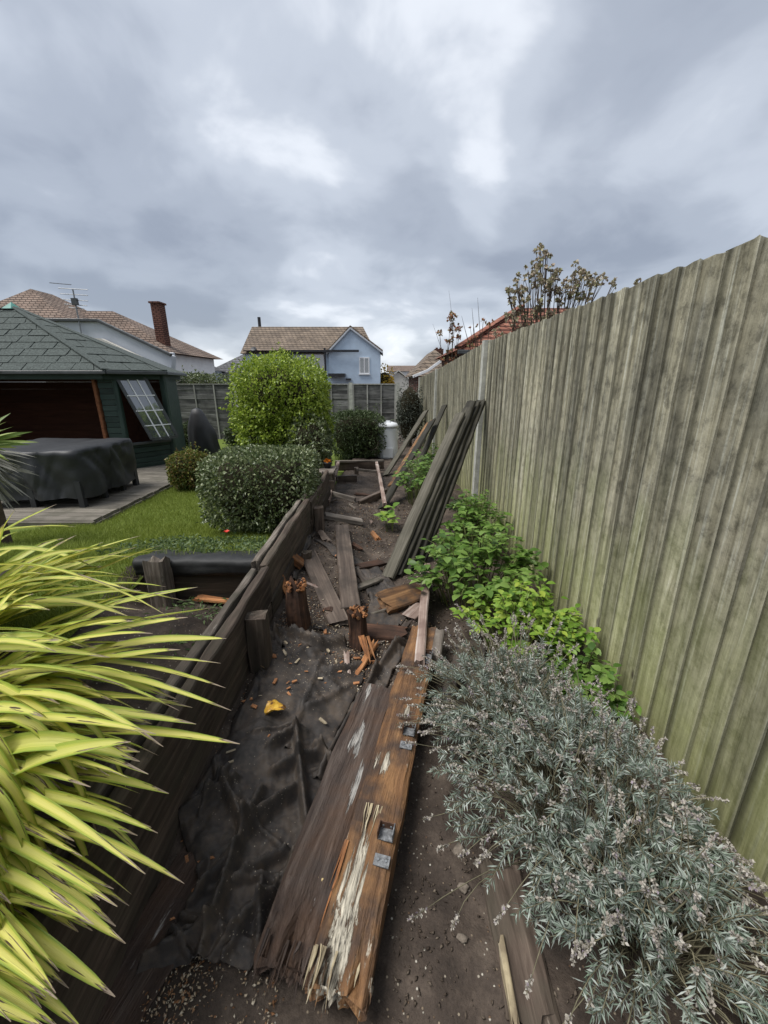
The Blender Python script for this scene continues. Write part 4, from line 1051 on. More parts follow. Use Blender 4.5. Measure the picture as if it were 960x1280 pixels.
splinters(8, G(455, 800, .10), Vector((.35, -1, -.35)).normalized(), Vector((1, 0, 0)), .025, (.08, .17), M['rotorange'], None, (.0, .03), 'wood_shard', wr=(.012, .022))
for o in list(COL.objects):
    if o.name.startswith('wood_shard'): tag(o, 'long orange splinter fallen against the shorter post stump', 'splinter', 'splinters at the foot of the shorter stump')

# ------------------------------------------------------------------ loose planks and slabs in the trench
def loose(name, label, cat, a, b, w, h, mat, za=.03, zb=.03, **k):
    p, q = G(a[0], a[1], za), G(b[0], b[1], zb)
    p.z = tz(p.x, p.y)+za; q.z = tz(q.x, q.y)+zb
    return tag(plank(name, p, q, w, h, mat, None, **k), label, cat)
loose('loose_plank', 'long straight dark plank lying along the middle of the trench', 'plank', (439, 768), (427, 668), .125, .032, M['wetplank'], .045, .035, rag=(.015, .015))
loose('loose_plank', 'dark plank lying askew from the orange offcut to the long plank', 'plank', (424, 786), (386, 709), .125, .03, M['wetplank'], .02, .03, rag=(.04, .02))
loose('loose_plank', 'short pale-edged plank lying across the trench beyond the long plank', 'plank', (407, 658), (452, 656), .10, .05, M['greyplank'], .035, .035, rag=(.02, .02))
loose('timber_offcut', 'short offcut with orange sawn face beside the timber wall', 'offcut', (354, 724), (378, 722), .11, .05, M['rotorange'], .04, .04, warp=.002)
loose('split_slab', 'wide split slab with orange torn face between plank and narrow joist', 'slab', (478, 752), (523, 738), .17, .05, M['orange2'], .06, .05, rag=(.05, .07), warp=.012, up=(0, -.35, 1))
loose('split_slab', 'dark flaking slab lying behind the shorter stump', 'slab', (455, 792), (502, 798), .13, .035, M['rotredx'], .05, .02, rag=(.06, .08), warp=.012)
loose('split_slab', 'reddish rotten slab half buried in soil beside the long plank', 'slab', (446, 714), (478, 702), .09, .03, M['rotredx'], .012, .01, rag=(.06, .06), warp=.01)
loose('split_slab', 'pale broken slab under the narrow joist', 'slab', (510, 770), (527, 757), .10, .03, M['oldpale'], .02, .02, rag=(.04, .04), warp=.008)
loose('joist_stub', 'square dark block resting by the offcut at the wall foot', 'offcut', (362, 706), (376, 704), .06, .05, M['wetplank'], .03, .03)
loose('buried_timber', 'rotten dark timber half buried in soil under the lavender', 'timber', (660, 1290), (616, 1085), .12, .05, M['sleeper'], .0, -.012, rag=(.05, .08), warp=.012, nper=4)
loose('buried_timber', 'thin bleached strip of wood standing out of the soil at the lavender edge', 'timber', (641, 1290), (622, 1165), .016, .05, M['rotpale'], .025, .005, rag=(.05, .08), warp=.008)
loose('buried_timber', 'pale crumbling board lying under the near end of the membrane', 'timber', (120, 1300), (262, 1085), .16, .02, M['beamdark'], .002, .004, rag=(.05, .1), warp=.01)

fr_ = random.Random(5)
for k, (px, py) in enumerate(((405, 690), (446, 690), (396, 676), (465, 655), (440, 640), (418, 634), (455, 617), (470, 672), (388, 750), (470, 770), (505, 792), (415, 768), (352, 760), (436, 700), (460, 735), (398, 640), (488, 765), (460, 830), (433, 838), (474, 812))):
    q = G(px, py, .0); an = fr_.uniform(0, 3.14); L_ = fr_.uniform(.07, .26); dv = Vector((math.cos(an), math.sin(an), 0))*L_/2
    a_, b_ = q-dv, q+dv; a_.z = tz(a_.x, a_.y)+.012; b_.z = tz(b_.x, b_.y)+.012+fr_.uniform(0, .03)
    mt = ('wetplank', 'rotredx', 'rotorange', 'oldpale', 'sleepertop')[k % 5]
    tag(plank('board_fragment', a_, b_, fr_.uniform(.02, .06), fr_.uniform(.012, .028), M[mt], None, rag=(.05, .05), warp=.008, nper=3, step=.04), ('dark', 'reddish rotten', 'orange torn', 'pale peeling', 'grey worn')[k % 5]+' broken fragment of board lying loose in the trench', 'board fragment', ('dark', 'reddish', 'orange', 'pale', 'grey')[k % 5]+' board fragments in the trench')
# skeleton of the old raised bed at the far end
sk = thing('bed_frame', 'skeletal timber frame of a dismantled bed at the far end of the trench', 'frame', (-.2, 7.2, -.12))
def skp(name, a, b, w, h, za, zb, mat): 
    p, q = G(a[0], a[1], za), G(b[0], b[1], zb); return plank(name, p, q, w, h, mat, sk, rag=(.02, .02))
skp('back_board', (419, 583), (480, 581), .04, .16, -.02, -.02, M['wetplank'])
skp('top_rail', (419, 577), (480, 576), .05, .035, .07, .07, M['greyplank'])
skp('cross_board', (420, 601), (446, 600), .04, .15, -.02, -.02, M['wetplank'])
skp('side_rail', (423, 579), (409, 628), .05, .06, .08, .10, M['oldpale'])
skp('side_rail', (471, 579), (481, 632), .045, .06, .06, .08, M['oldpale'])
skp('diagonal_brace', (449, 633), (482, 617), .05, .14, .0, .0, M['wetplank'])
skp('cross_rail', (393, 611), (444, 625), .03, .06, .10, .06, M['greyplank'])
skp('cross_rail', (446, 587), (474, 590), .03, .04, .04, .04, M['greyplank'])
skp('cross_rail', (407, 590), (423, 598), .03, .05, .10, .10, M['greyplank'])
for px, py in ((420, 594), (446, 596), (473, 594)):
    q = G(px, py, base_z(7)); plank('short_post', q-Vector((0, 0, .06)), q+Vector((0, 0, .16)), .07, .06, M['wetplank'], sk, up=(0, 1, 0))

# ------------------------------------------------------------------ boards leaning on the fence
tops = [(.765, 4.12, 1.09), (.845, 4.22, 1.13), (.905, 4.30, 1.20), (.972, 4.37, 1.195), (1.03, 4.44, 1.20)]
bots = [(.03, 2.68, .02), (.098, 2.73, .02), (.162, 2.78, .02), (.222, 2.85, .02), (.285, 2.91, .02)]
lab = ('outermost leaning board with the paler edge in the stack against the fence', 'second leaning board of the stack, just inside the paler outermost one', 'middle leaning board of the stack against the fence', 'fourth leaning board of the stack, next to the one touching the fence post', 'innermost leaning board of the stack touching the concrete fence post')
for k in range(5):
    t_, b_ = Vector(tops[k]), Vector(bots[k]); b_.z = tz(b_.x, b_.y)+.012
    tag(plank('leaning_board', b_, t_, .105, .036, M['leanend'] if k == 0 else M['lean'], None, up=(-.60, -.80, .15+.1*k), rag=(.02, .05), warp=.007), lab[k], 'board', 'boards leaning on the fence')
q = Vector((.86, 4.22, 1.155))
for a, b, w, lab_, mt in (((-.03, 4.35, .02), (.78, 6.6, .80), .13, 'single dark board leaning on the fence beyond the big stack', 'lean'),
                          ((.02, 6.45, -.08), (.86, 8.45, .82), .12, 'far pale-edged board leaning on the fence by the bed frame', 'leanend'),
                          ((.33, 5.35, -.02), (1.04, 7.10, 1.00), .10, 'mossy board leaning higher up the fence between the single and far boards', 'lean'),
                          ((.10, 5.60, -.05), (.82, 7.40, .70), .13, 'broken board with orange torn face leaning behind the single dark board', 'orange2')):
    b_ = Vector(a); b_.z = tz(b_.x, b_.y)+.012
    tag(plank('leaning_board', b_, Vector(b), w, .034, M[mt], None, up=(-.6, -.8, .2), rag=(.02, .06), warp=.006), lab_, 'board', 'boards leaning on the fence')

# ------------------------------------------------------------------ litter: fallen leaves, chips, stones
def litter_leaf(name, label, px, py, L, wdt, col, rot, curl):
    q = G(px, py, .03); q.z = tz(q.x, q.y)+.028
    vs, fs = [], []; n = 9
    for i in range(n):
        t = i/(n-1); w = wdt*math.sin(math.pi*(.06+.9*t))**.8
        for s in (-1, -.5, 0, .5, 1):
            jag = 1+.35*nz(t*9, s*3, L*50)
            vs.append(Vector((L*(t-.5), w*s*.5*jag, curl*(abs(s)**1.5)*(.6+.5*math.sin(t*5))+.012*math.sin(t*3))))
    for i in range(n-1):
        for j in range(4): fs.append((i*5+j, (i+1)*5+j, (i+1)*5+j+1, i*5+j+1))
    m = Matrix.Translation(q) @ Matrix.Rotation(rot, 4, 'Z')
    o = obj(name, MB().add(vs, fs).mesh(name, True), col, None, m); s_ = o.modifiers.new('thickness', 'SOLIDIFY'); s_.thickness = .0012
    return tag(o, label, 'leaf')
def mk_yl():
    m, nt, b = newmat('yellow_fallen_leaf', .45, .4)
    v = objcoord(nt); a = N(nt, 'ShaderNodeTexNoise', None, Vector=v, Scale=42.0, Detail=4.0, Roughness=.6)
    setc(nt, b, ramp(nt, a.outputs['Fac'], [(.40, (.10, .045, .012)), (.5, (.55, .30, .03)), (.62, (.72, .46, .06))])); return m
M['yl'] = mk_yl()
litter_leaf('fallen_leaf', 'curled bright yellow fallen leaf with brown blotches on the membrane', 347, 913, .085, .062, M['yl'], .5, .028)
litter_leaf('fallen_leaf', 'tiny lime yellow leaf on the soil beside the orange beam', 467, 883, .02, .014, plain('lime_leaf', (.5, .52, .06), .5), .2, .003)
litter_leaf('fallen_leaf', 'small pale leaf lying on the dark half of the beam', 403, 1128, .022, .016, plain('pale_leaf', (.55, .42, .2), .5), 1.2, .003).location.z = .118
litter_leaf('fallen_leaf', 'curled tan leaf near the stump on the membrane', 331, 857, .04, .02, plain('tan_leaf', (.30, .20, .10), .6), -.3, .008)

def chip_mesh(s):
    r = random.Random(s); L, w, h = 1, r.uniform(.22, .5), r.uniform(.1, .2)
    vs = [(x*L/2+r.uniform(-.15, .15), y*w/2+r.uniform(-.06, .06), z*h/2+r.uniform(-.03, .03)) for x in (-1, 1) for y in (-1, 1) for z in (-1, 1)]
    me = bpy.data.meshes.new('chip'); me.from_pydata(vs, [], [(0, 1, 3, 2), (4, 6, 7, 5), (0, 4, 5, 1), (2, 3, 7, 6), (0, 2, 6, 4), (1, 5, 7, 3)]); me.update(); return me
chips = [chip_mesh(s) for s in range(8)]
chipmat = {True: wood('chip_orange', [(.14, .055, .025), (.32, .14, .06), (.5, .29, .15)], 0, 3, 30, vary=.3), False: wood('chip_pale', [(.16, .12, .08), (.34, .28, .19), (.5, .44, .34)], 0, 3, 30, vary=.3)}
cm = {}
for kk, cmt in chipmat.items():
    for s, me in enumerate(chips):
        c = me.copy(); c.materials.append(cmt); cm[(kk, s)] = c
spots = [((rnd.gauss(430, 45), rnd.gauss(835, 28))) for _ in range(40)]+[((rnd.gauss(395, 30), rnd.gauss(820, 18))) for _ in range(16)]+[((rnd.uniform(150, 300), rnd.uniform(1040, 1200))) for _ in range(12)]+[((rnd.uniform(290, 420), rnd.uniform(860, 1000))) for _ in range(12)]+[((rnd.uniform(330, 430), rnd.uniform(700, 800))) for _ in range(20)]
for px, py in spots:
    q = G(px, py, .02)
    if q.x < WALL_X+.05: continue
    ora = rnd.random() < .6; L = rnd.choice((.012, .016, .02, .026, .04))*rnd.uniform(.8, 1.2)
    m = Matrix.Translation((q.x, q.y, tz(q.x, q.y)+.024)) @ Matrix.Rotation(rnd.uniform(0, 6.3), 4, 'Z') @ Matrix.Rotation(rnd.uniform(-.2, .2), 4, 'Y') @ Matrix.Scale(L, 4)
    o = obj('wood_chip', cm[(ora, rnd.randrange(8))], None, None, m)
    tag(o, 'orange chip of broken wood on the trench floor' if ora else 'pale chip of broken wood on the trench floor', 'wood chip', 'orange chips in the trench' if ora else 'pale chips in the trench')
def crumbs(name, label, n, region, size, mat, dens=None, lift=.004):
    """small crumbs: each its own little solid, all one scatter"""
    Vb = np.array([(1, 0, 0), (-1, 0, 0), (0, .5, 0), (0, -.5, 0), (0, 0, .4), (0, 0, -.4)]); Fb = np.array([(0, 2, 4), (2, 1, 4), (1, 3, 4), (3, 0, 4), (2, 0, 5), (1, 2, 5), (3, 1, 5), (0, 3, 5)])
    VV, FF = [], []
    k = 0
    while k < n:
        x, y = rnd.uniform(region[0], region[1]), rnd.uniform(region[2], region[3])
        if dens and dens(x, y) < rnd.random(): continue
        a = rnd.uniform(0, 6.28); L = rnd.uniform(*size); c, s = math.cos(a), math.sin(a)
        v = Vb*[L, L*rnd.uniform(.4, 1.3), L*rnd.uniform(.5, 1.2)]+nr.normal(size=(6, 3))*L*.15
        v = np.stack([v[:, 0]*c-v[:, 1]*s, v[:, 0]*s+v[:, 1]*c, v[:, 2]], 1)+[x, y, tz(x, y)+lift]
        FF.append(Fb+6*k); VV.append(v); k += 1
    return tag(obj(name, npmesh(name, np.concatenate(VV), np.concatenate(FF)), mat), label, 'debris', kind='stuff')
crumbmat = leafmat('wood_crumb', [(.10, .055, .03), (.24, .12, .06), (.34, .27, .18), (.48, .43, .34), (.16, .10, .06)], .9, 0.0, .1)
st1, st2 = G(378, 805, 0), G(450, 815, 0)
def near(x, y, c, s): return math.exp(-((x-c.x)**2+(y-c.y)**2)/(s*s))
crumbs('wood_crumbs', 'reddish and pale wood crumbs scattered thickly round the stumps', 1600, (-.6, .2, 1.5, 2.3), (.003, .009), crumbmat, lambda x, y: max(near(x, y, st1, .22), near(x, y, st2, .24)), .016)
crumbs('wood_crumbs', 'fine pale wood crumbs along the foot of the timber wall', 1800, (-.62, -.25, .4, 1.5), (.0015, .006), crumbmat, lambda x, y: max(0, nz(x*5, y*3, 8)*1.3)*(.3+.7*near(x, 0, Vector((-.5, 0, 0)), .15)), .010)
crumbs('wood_crumbs', 'pale wood fragments scattered over the middle of the trench', 1500, (-.6, .6, 2.0, 4.6), (.003, .010), crumbmat, lambda x, y: .25+.75*max(0, nz(x*3, y*3, 5)), .006)
clodmat = leafmat('soil_clod', [(.035, .026, .02), (.065, .05, .038), (.10, .08, .062), (.05, .038, .029), (.16, .13, .10)], .95, 0.0, .1)
crumbs('soil_clods', 'loose dark soil clods between the beam and the lavender', 1500, (.02, .6, .45, 1.6), (.002, .008), clodmat, lambda x, y: .5+nz(x*4, y*4, 1), .004)
crumbs('soil_clods', 'loose dark soil clods across the trench floor', 2600, (-.6, .6, 1.5, 4.8), (.003, .013), clodmat, lambda x, y: .5+nz(x*4, y*4, 6), .004)
for (px, py, s) in ((432, 915, .020), (438, 930, .012), (470, 938, .014), (330, 778, .02), (580, 1105, .018), (578, 1170, .016), (575, 1060, .022), (405, 655, .02)):
    q = G(px, py, .02); q.z = tz(q.x, q.y)
    vs = [v*s*(1+.55*nz(*(v*2+Vector((px, py, 0))))) for v in (Vector((math.sin(a)*math.cos(b), math.sin(a)*math.sin(b)*.8, math.cos(a)*.35)) for a in (.01, .6, 1.2, 1.9, 2.5, 3.13) for b in [k*.785 for k in range(8)])]
    fs = [(i*8+j, (i+1)*8+j, (i+1)*8+(j+1) % 8, i*8+(j+1) % 8) for i in range(5) for j in range(8)]
    tag(obj('stone', MB().add(vs, fs).mesh('stone', True), M['stone'], None, Matrix.Translation(q+Vector((0, 0, s*.3)))), 'small grey-brown stone lying on the bare soil', 'stone', 'stones on the soil')

# ------------------------------------------------------------------ golden strap-leaved plant
gp = thing('golden_strap_plant', 'large arching plant with yellow-green strap leaves leaning over the timber wall', 'plant', (-1.25, 1.1, .18))
def strap(p0, p2, arch, wdt, twist, droop=.0):
    p0, p2 = Vector(p0), Vector(p2); d = p2-p0; L = d.length
    c1 = p0.lerp(p2, .33)+Vector((0, 0, .02+arch*L)); c2 = p0.lerp(p2, .68)+Vector((0, 0, .02+arch*L*.9+droop))
    for _ in range(14):
        low = False
        for i in range(25):
            t = i/24; u = 1-t; p = p0*u**3+c1*3*u*u*t+c2*3*u*t*t+p2*t**3
            if -.78 < p.x < -.60 and p.z < .48: low = True
        if not low: break
        c1 = c1+Vector((0, 0, .01)); c2 = c2+Vector((.010, 0, .04))
    n = 16; vs, uv, fs = [], [], []
    for i in range(n):
        t = i/(n-1); u = 1-t
        p = p0*u**3+c1*3*u*u*t+c2*3*u*t*t+p2*t**3
        tan = ((c1-p0)*3*u*u+(c2-c1)*6*u*t+(p2-c2)*3*t*t).normalized()
        side = tan.cross(Vector((0, 0, 1))); side = side.normalized() if side.length > .01 else Vector((0, 1, 0))
        side = Matrix.Rotation(twist*(.4+.9*t), 3, tan) @ side
        nn = side.cross(tan)
        w = wdt*1.28*((t+.10)**.42)*(1-t**2.6)**.8+.0012
        wav = .10*wdt*nz(t*5, p2.x*9, p2.y*9)
        for s in (-1, -.5, 0, .5, 1):
            vs.append(p+side*w*.5*s+nn*(abs(s)*w*.20+wav)); uv.append((.5+.5*s, t))
    for i in range(n-1):
        for j in range(4): fs.append((i*5+j, i*5+j+1, (i+1)*5+j+1, (i+1)*5+j))
    m0 = Matrix.Translation(p0)
    me = npmesh('leaf', [tuple(v-p0) for v in vs], fs, True, uv)
    return obj('leaf', me, M['flax'], gp, m0)
BASE1, BASE2, BASE3 = Vector((-1.56, 1.25, .17)), Vector((-1.30, .70, .17)), Vector((-1.80, 1.72, .17))
# leaf tips picked out in the photograph: spot, distance to the right of the wall plane, base, arch, width
tips = [((211, 687), -.98, 3, .10, .048), ((247, 734), -.80, 3, .08, .046), ((271, 759), -.68, 1, .12, .046), ((283, 798), -.64, 1, .12, .046), ((276, 830), -.64, 1, .14, .046),
        ((282, 860), -.60, 1, .16, .046), ((289, 888), -.55, 1, .20, .048), ((300, 930), -.50, 1, .12, .036), ((139, 876), -.84, 1, .24, .052), ((211, 992), -.62, 1, .16, .046), ((230, 1105), -.50, 1, .30, .056),
        ((188, 1086), -.58, 1, .22, .052), ((157, 1179), -.54, 1, .32, .056), ((144, 1246), -.50, 2, .34, .056), ((106, 1290), -.53, 2, .34, .05), ((77, 987), -.86, 1, .30, .052),
        ((147, 1035), -.70, 1, .20, .05), ((121, 1159), -.66, 2, .24, .05), ((98, 1165), -.68, 2, .26, .05), ((20, 636), -1.55, 3, .02, .042), ((70, 630), -1.40, 3, .02, .045), ((95, 669), -1.3, 3, .06, .045),
        ((129, 678), -1.2, 3, .06, .046), ((170, 684), -1.1, 3, .08, .046), ((201, 682), -1.0, 3, .08, .046), ((52, 1260), -.66, 2, .3, .055), ((40, 1100), -.8, 2, .3, .055), ((60, 1060), -.8, 2, .2, .05),
        ((235, 772), -.75, 1, .10, .044), ((225, 812), -.76, 1, .12, .044), ((205, 850), -.78, 1, .14, .046), ((190, 905), -.74, 1, .14, .046), ((245, 905), -.66, 1, .14, .042), ((175, 940), -.72, 1, .14, .046), ((5, 655), -1.5, 3, .03, .045)]
B = {1: BASE1, 2: BASE2, 3: BASE3}
for (px, py), X, bi, arch, w in tips:
    p2 = G(px, py, rnd.uniform(.54, .68) if py < 1000 else rnd.uniform(.42, .56))
    if py < 700: p2 = AX(px, py, X)
    b0 = B[bi]+Vector((rnd.uniform(-.06, .06), rnd.uniform(-.10, .10), 0)); b0.z = tz(b0.x, b0.y)-.01
    if bi == 1 and py > 1000: b0 = b0.lerp(BASE2, .6)
    b0 = G(rnd.gauss(-60, 30), 930+(py-930)*.6+rnd.gauss(0, 25), .29); b0.x = min(b0.x, -1.12); b0.y = max(.25, min(1.95, b0.y)); b0.z = tz(b0.x, b0.y)-.01
    strap(b0, p2, arch*.55, w*(.72 if py > 960 else 1)*rnd.uniform(.85, 1.0), rnd.uniform(-.5, .5))
XMAX = [(690, 190), (740, 235), (800, 262), (900, 268), (960, 215), (1040, 205), (1110, 190), (1190, 140), (1280, 95)]
for k in range(172):
    py = rnd.uniform(668, 1290) if k < 140 else rnd.uniform(650, 780); px = interp(py, XMAX)*rnd.random()**.75+rnd.uniform(-30, 0)
    p2 = G(px, py, rnd.uniform(.50, .80) if py < 1000 else rnd.uniform(.34, .62))
    b0 = G(rnd.gauss(-95, 35), 950+(py-930)*.62+rnd.gauss(0, 35), .29)
    b0.x = min(b0.x, -1.12); b0.y = max(.25, min(1.95, b0.y)); b0.z = tz(b0.x, b0.y)-.01
    strap(b0, p2, rnd.uniform(.05, .18), rnd.uniform(.030, .046)*(.75 if py > 960 else 1), rnd.uniform(-.9, .9), rnd.uniform(-.01, .06))

for k in range(60):        # the far side of the clump
    b0 = G(rnd.gauss(-95, 30), rnd.uniform(800, 1170), .29); b0.x = min(b0.x, -1.12); b0.y = max(.3, min(1.9, b0.y)); b0.z = tz(b0.x, b0.y)-.01
    az = rnd.uniform(1.7, 4.4); L = rnd.uniform(.45, .8)
    strap(b0, b0+Vector((math.cos(az)*L, math.sin(az)*L*.8, rnd.uniform(.08, .5))), rnd.uniform(.1, .3), rnd.uniform(.028, .042), rnd.uniform(-.6, .6))
# grey spiky plant standing left of the golden one
ps = Vector((-3.05, 2.95, .0)); ps.z = tz(ps.x, ps.y)
yk = thing('grey_spiky_plant', 'spiky plant with green top leaves and withered grey leaves hanging, by the covered furniture', 'plant', ps)
MB().tube([ps, ps+Vector((.02, 0, .5)), ps+Vector((0, 0, .85))], [.07, .06, .05], 8).build('trunk', M['twig'], yk)
M['witheredleaf'] = leafmat('withered_leaf', [(.18, .17, .14), (.30, .29, .25), (.24, .23, .2)], .8, .2, .2)
M['yuccaleaf'] = leafmat('yucca_leaf', [(.12, .19, .04), (.24, .31, .07), (.36, .41, .12)], .5, .3, .3)
hd = ps+Vector((0, 0, .80))
D = unit(nr.normal(size=(70, 3))*[1, 1, .35]+[0, 0, .35]); V, F = leafset(np.tile(np.array(hd), (70, 1)), D, nr.uniform(.28, .42, 70), .035, .2, .15, 11)
obj('green_leaves', npmesh('green_leaves', V, F), M['yuccaleaf'], yk)
D = unit(nr.normal(size=(140, 3))*[1, 1, .3]+[0, 0, -.55]); P = np.tile(np.array(hd), (140, 1))+nr.uniform(-1, 0, (140, 1))*[0, 0, .16]
V, F = leafset(P, D, nr.uniform(.26, .40, 140), .022, .2, .15, 11)
obj('withered_leaves', npmesh('withered_leaves', V, F), M['witheredleaf'], yk)

# ------------------------------------------------------------------ lavender
def bez(p0, c, p2, n): return [p0*(1-t)**2+c*2*t*(1-t)+p2*t*t for t in (i/(n-1) for i in range(n))]
def tubes(lines, k=3):
    VV, FF, o = [], [], 0
    ca = [(math.cos(2*math.pi*j/k), math.sin(2*math.pi*j/k)) for j in range(k)]
    for pts, r0, r1 in lines:
        n = len(pts)
        d = (pts[-1]-pts[0]).normalized(); a = d.cross(Vector((.3, .2, 1))).normalized(); b = d.cross(a)
        for i, p in enumerate(pts):
            r = lerp(r0, r1, i/(n-1)); VV += [tuple(p+(a*c+b*s)*r) for c, s in ca]
        for i in range(n-1):
            for j in range(k): FF.append((o+i*k+j, o+i*k+(j+1) % k, o+(i+1)*k+(j+1) % k, o+(i+1)*k+j))
        o += n*k
    return np.array(VV), np.array(FF)
def lavender(name, label, base, rad, height, nshoot, nflower, seed, bias=(0, 0), ry=(.2, .2)):
    t = thing(name, label, 'lavender', base); base = Vector(base)
    lines, LP, LD, LL, FP, FD, FL = [], [], [], [], [], [], []
    for k in range(nshoot+nflower):
        flower = k >= nshoot
        a = rnd.uniform(0, 6.283); rr = math.sqrt(rnd.random())
        p0 = base+Vector((math.cos(a)*ry[0]*rr, math.sin(a)*ry[1]*rr, 0)); p0.z = tz(p0.x, p0.y)-.01
        lat = math.sqrt(rnd.random())
        tx, ty = math.cos(a)*rad[0]*lat+bias[0]*lat, math.sin(a)*rad[1]*lat+bias[1]*lat
        hz = height*(1-.62*lat**2)*rnd.uniform(.5, 1.2)
        p2 = base+Vector((tx+rnd.uniform(-.05, .05), ty+rnd.uniform(-.05, .05), hz))
        if flower:
            dd = (p2-p0).normalized(); p2 = p2+dd*rnd.uniform(.03, .16)+Vector((rnd.uniform(-.07, .07), rnd.uniform(-.07, .07), rnd.uniform(-.08, .05)))
        p2.x = min(p2.x, FX-.06); p2.z = max(p2.z*(1-.45*max(0, min(1, (p2.x-.72)/.3))), .03)
        c = p0.lerp(p2, .45)+Vector((rnd.gauss(0, .05), rnd.gauss(0, .05), rnd.uniform(.02, .20)))
        pts = bez(p0, c, p2, 7)
        lines.append((pts, .0026 if not flower else .0018, .0012))
        if flower:
            d = (pts[-1]-pts[-2]).normalized()
            nh = rnd.randint(4, 9)
            for j in range(nh*5):
                q = pts[-1]+d*(-.035+.006*(j//5)+rnd.uniform(-.002, .002)); rv = Vector((rnd.gauss(0, 1), rnd.gauss(0, 1), rnd.gauss(0, 1))).normalized()
                FP.append(q); FD.append((d*.5+rv).normalized()); FL.append(rnd.uniform(.006, .011))
        if not flower or rnd.random() < .4:
            nw = rnd.randint(9, 17)
            for j in range(nw):
                tt = 1-rnd.choice((.2, .26, .34))*(j/nw)**1.1 if not flower else .75-.3*j/nw
                f = tt*6; i = min(int(f), 5); q = pts[i].lerp(pts[i+1], f-i); d = (pts[i+1]-pts[i]).normalized()
                sd = d.cross(Vector((rnd.gauss(0, 1), rnd.gauss(0, 1), rnd.gauss(0, 1)))).normalized()
                for s in (1, -1, 0):
                    v = sd*s if s else d.cross(sd)*rnd.choice((1, -1))
                    LP.append(q); LD.append((d*rnd.uniform(.55, 1.0)+v).normalized()); LL.append(rnd.uniform(.016, .036)*(.6 if j < 2 else 1))
    V, F = tubes(lines); obj('stems', npmesh('stems', V, F), M['lavstem'], t)
    LL = np.array(LL); V, F = leafset(np.array(LP), np.array(LD), LL, nr.uniform(.0030, .0046, len(LL)), .25, .06); obj('foliage', npmesh('foliage', V, F), M['lavleaf'], t)
    FL = np.array(FL); V, F = leafset(np.array(FP), np.array(FD), FL, FL*.65, .3, 0); obj('flower_spikes', npmesh('flower_spikes', V, F), M['lavdry'], t)
lavender('lavender_bush', 'big silvery lavender bush sprawling over the soil against the green fence foot', (.64, .94, .03), (.44, .38), .36, 260, 190, 1, (-.02, 0), (.16, .2))
lavender('lavender_bush', 'greyer wispy lavender with many dry flower heads beside the orange beam', (.52, 1.32, .03), (.34, .30), .31, 120, 240, 2, (-.04, 0), (.10, .12))
lavender('lavender_bush', 'lavender clump with trailing flower stalks hanging over the buried timber', (.68, .64, .03), (.34, .26), .27, 130, 120, 3, (0, -.02), (.10, .08))

# ------------------------------------------------------------------ leafy plants at the fence foot
def leafy(name, label, base, rad, height, nst, lpers, ls, mat, seed, cat='plant', lean=(0, 0)):
    t = thing(name, label, cat, base); base = Vector(base)
    lines, LP, LD, LL = [], [], [], []
    for k in range(nst):
        a = rnd.uniform(0, 6.283); rr = math.sqrt(rnd.random())
        p0 = base+Vector((math.cos(a)*rad[0]*rr*.45, math.sin(a)*rad[1]*rr*.45, 0)); p0.z = tz(p0.x, p0.y)-.01
        p2 = base+Vector((math.cos(a)*rad[0]*rr+lean[0], math.sin(a)*rad[1]*rr+lean[1], height*(1-.5*rr**2)*rnd.uniform(.5, 1.1)))
        p2.x = min(p2.x, FX-.05)
        pts = bez(p0, p0.lerp(p2, .4)+Vector((0, 0, .5*height)), p2, 6); lines.append((pts, .004, .0016))
        for j in range(lpers):
            tt = .35+.65*(j+rnd.random())/lpers; f = tt*5; i = min(int(f), 4); q = pts[i].lerp(pts[i+1], f-i); b = rnd.uniform(0, 6.283)
            LP.append(q+Vector((math.cos(b), math.sin(b), .3))*.012); LD.append(Vector((math.cos(b), math.sin(b), rnd.uniform(-.1, .55))).normalized()); LL.append(ls*rnd.uniform(.55, 1.2))
    V, F = tubes(lines, 4); obj('stems', npmesh('stems', V, F), M['greenstem'], t)
    LL = np.array(LL); LP = np.array(LP); LP[:, 0] = np.minimum(LP[:, 0], FX-.03-LL*.6)
    LD = np.array(LD)
    # leaves lie open to the sky
    n = len(LL); S = np.cross(LD, np.array([0, 0, 1.0])); S = unit(S+.25*nr.normal(size=S.shape))
    Nn = unit(np.cross(S, LD)); L = LL[:, None]; Wd = L*nr.uniform(.5, .72, (n, 1)); dz = np.array([0, 0, -1.0])
    rows = [LP]
    for tq, w in ((.22, .78), (.5, 1.0), (.78, .60)):
        c = LP+LD*L*tq+dz*L*.22*tq*tq
        rows += [c+S*Wd*.5*w+Nn*Wd*.14*w, c, c-S*Wd*.5*w+Nn*Wd*.14*w]
    rows += [LP+LD*L+dz*L*.24]
    V = np.stack(rows, 1); V[:, :, 0] = np.minimum(V[:, :, 0], FX-.022); idx = np.arange(n)[:, None]*11
    f = [[0, 1, 2], [0, 2, 3], [1, 4, 5], [1, 5, 2], [2, 5, 6], [2, 6, 3], [4, 7, 8], [4, 8, 5], [5, 8, 9], [5, 9, 6], [7, 10, 8], [8, 10, 9]]
    obj('foliage', npmesh('foliage', V.reshape(-1, 3), np.concatenate([idx+q for q in f], 0), True), mat, t)
M['green2'] = leafmat('lime_green_leaf', [(.10, .20, .02), (.17, .29, .035), (.24, .36, .06), (.30, .38, .05)], .45, .35)
leafy('leafy_plant', 'broad-leaved green plant at the fence foot below the leaning stack', (.60, 2.35, .04), (.46, .48), .46, 85, 10, .070, M['green'], 1)
leafy('leafy_plant', 'fine-leaved lime green plant between the broad-leaved plant and the lavender', (.72, 1.80, .04), (.38, .36), .36, 80, 13, .046, M['green2'], 2)
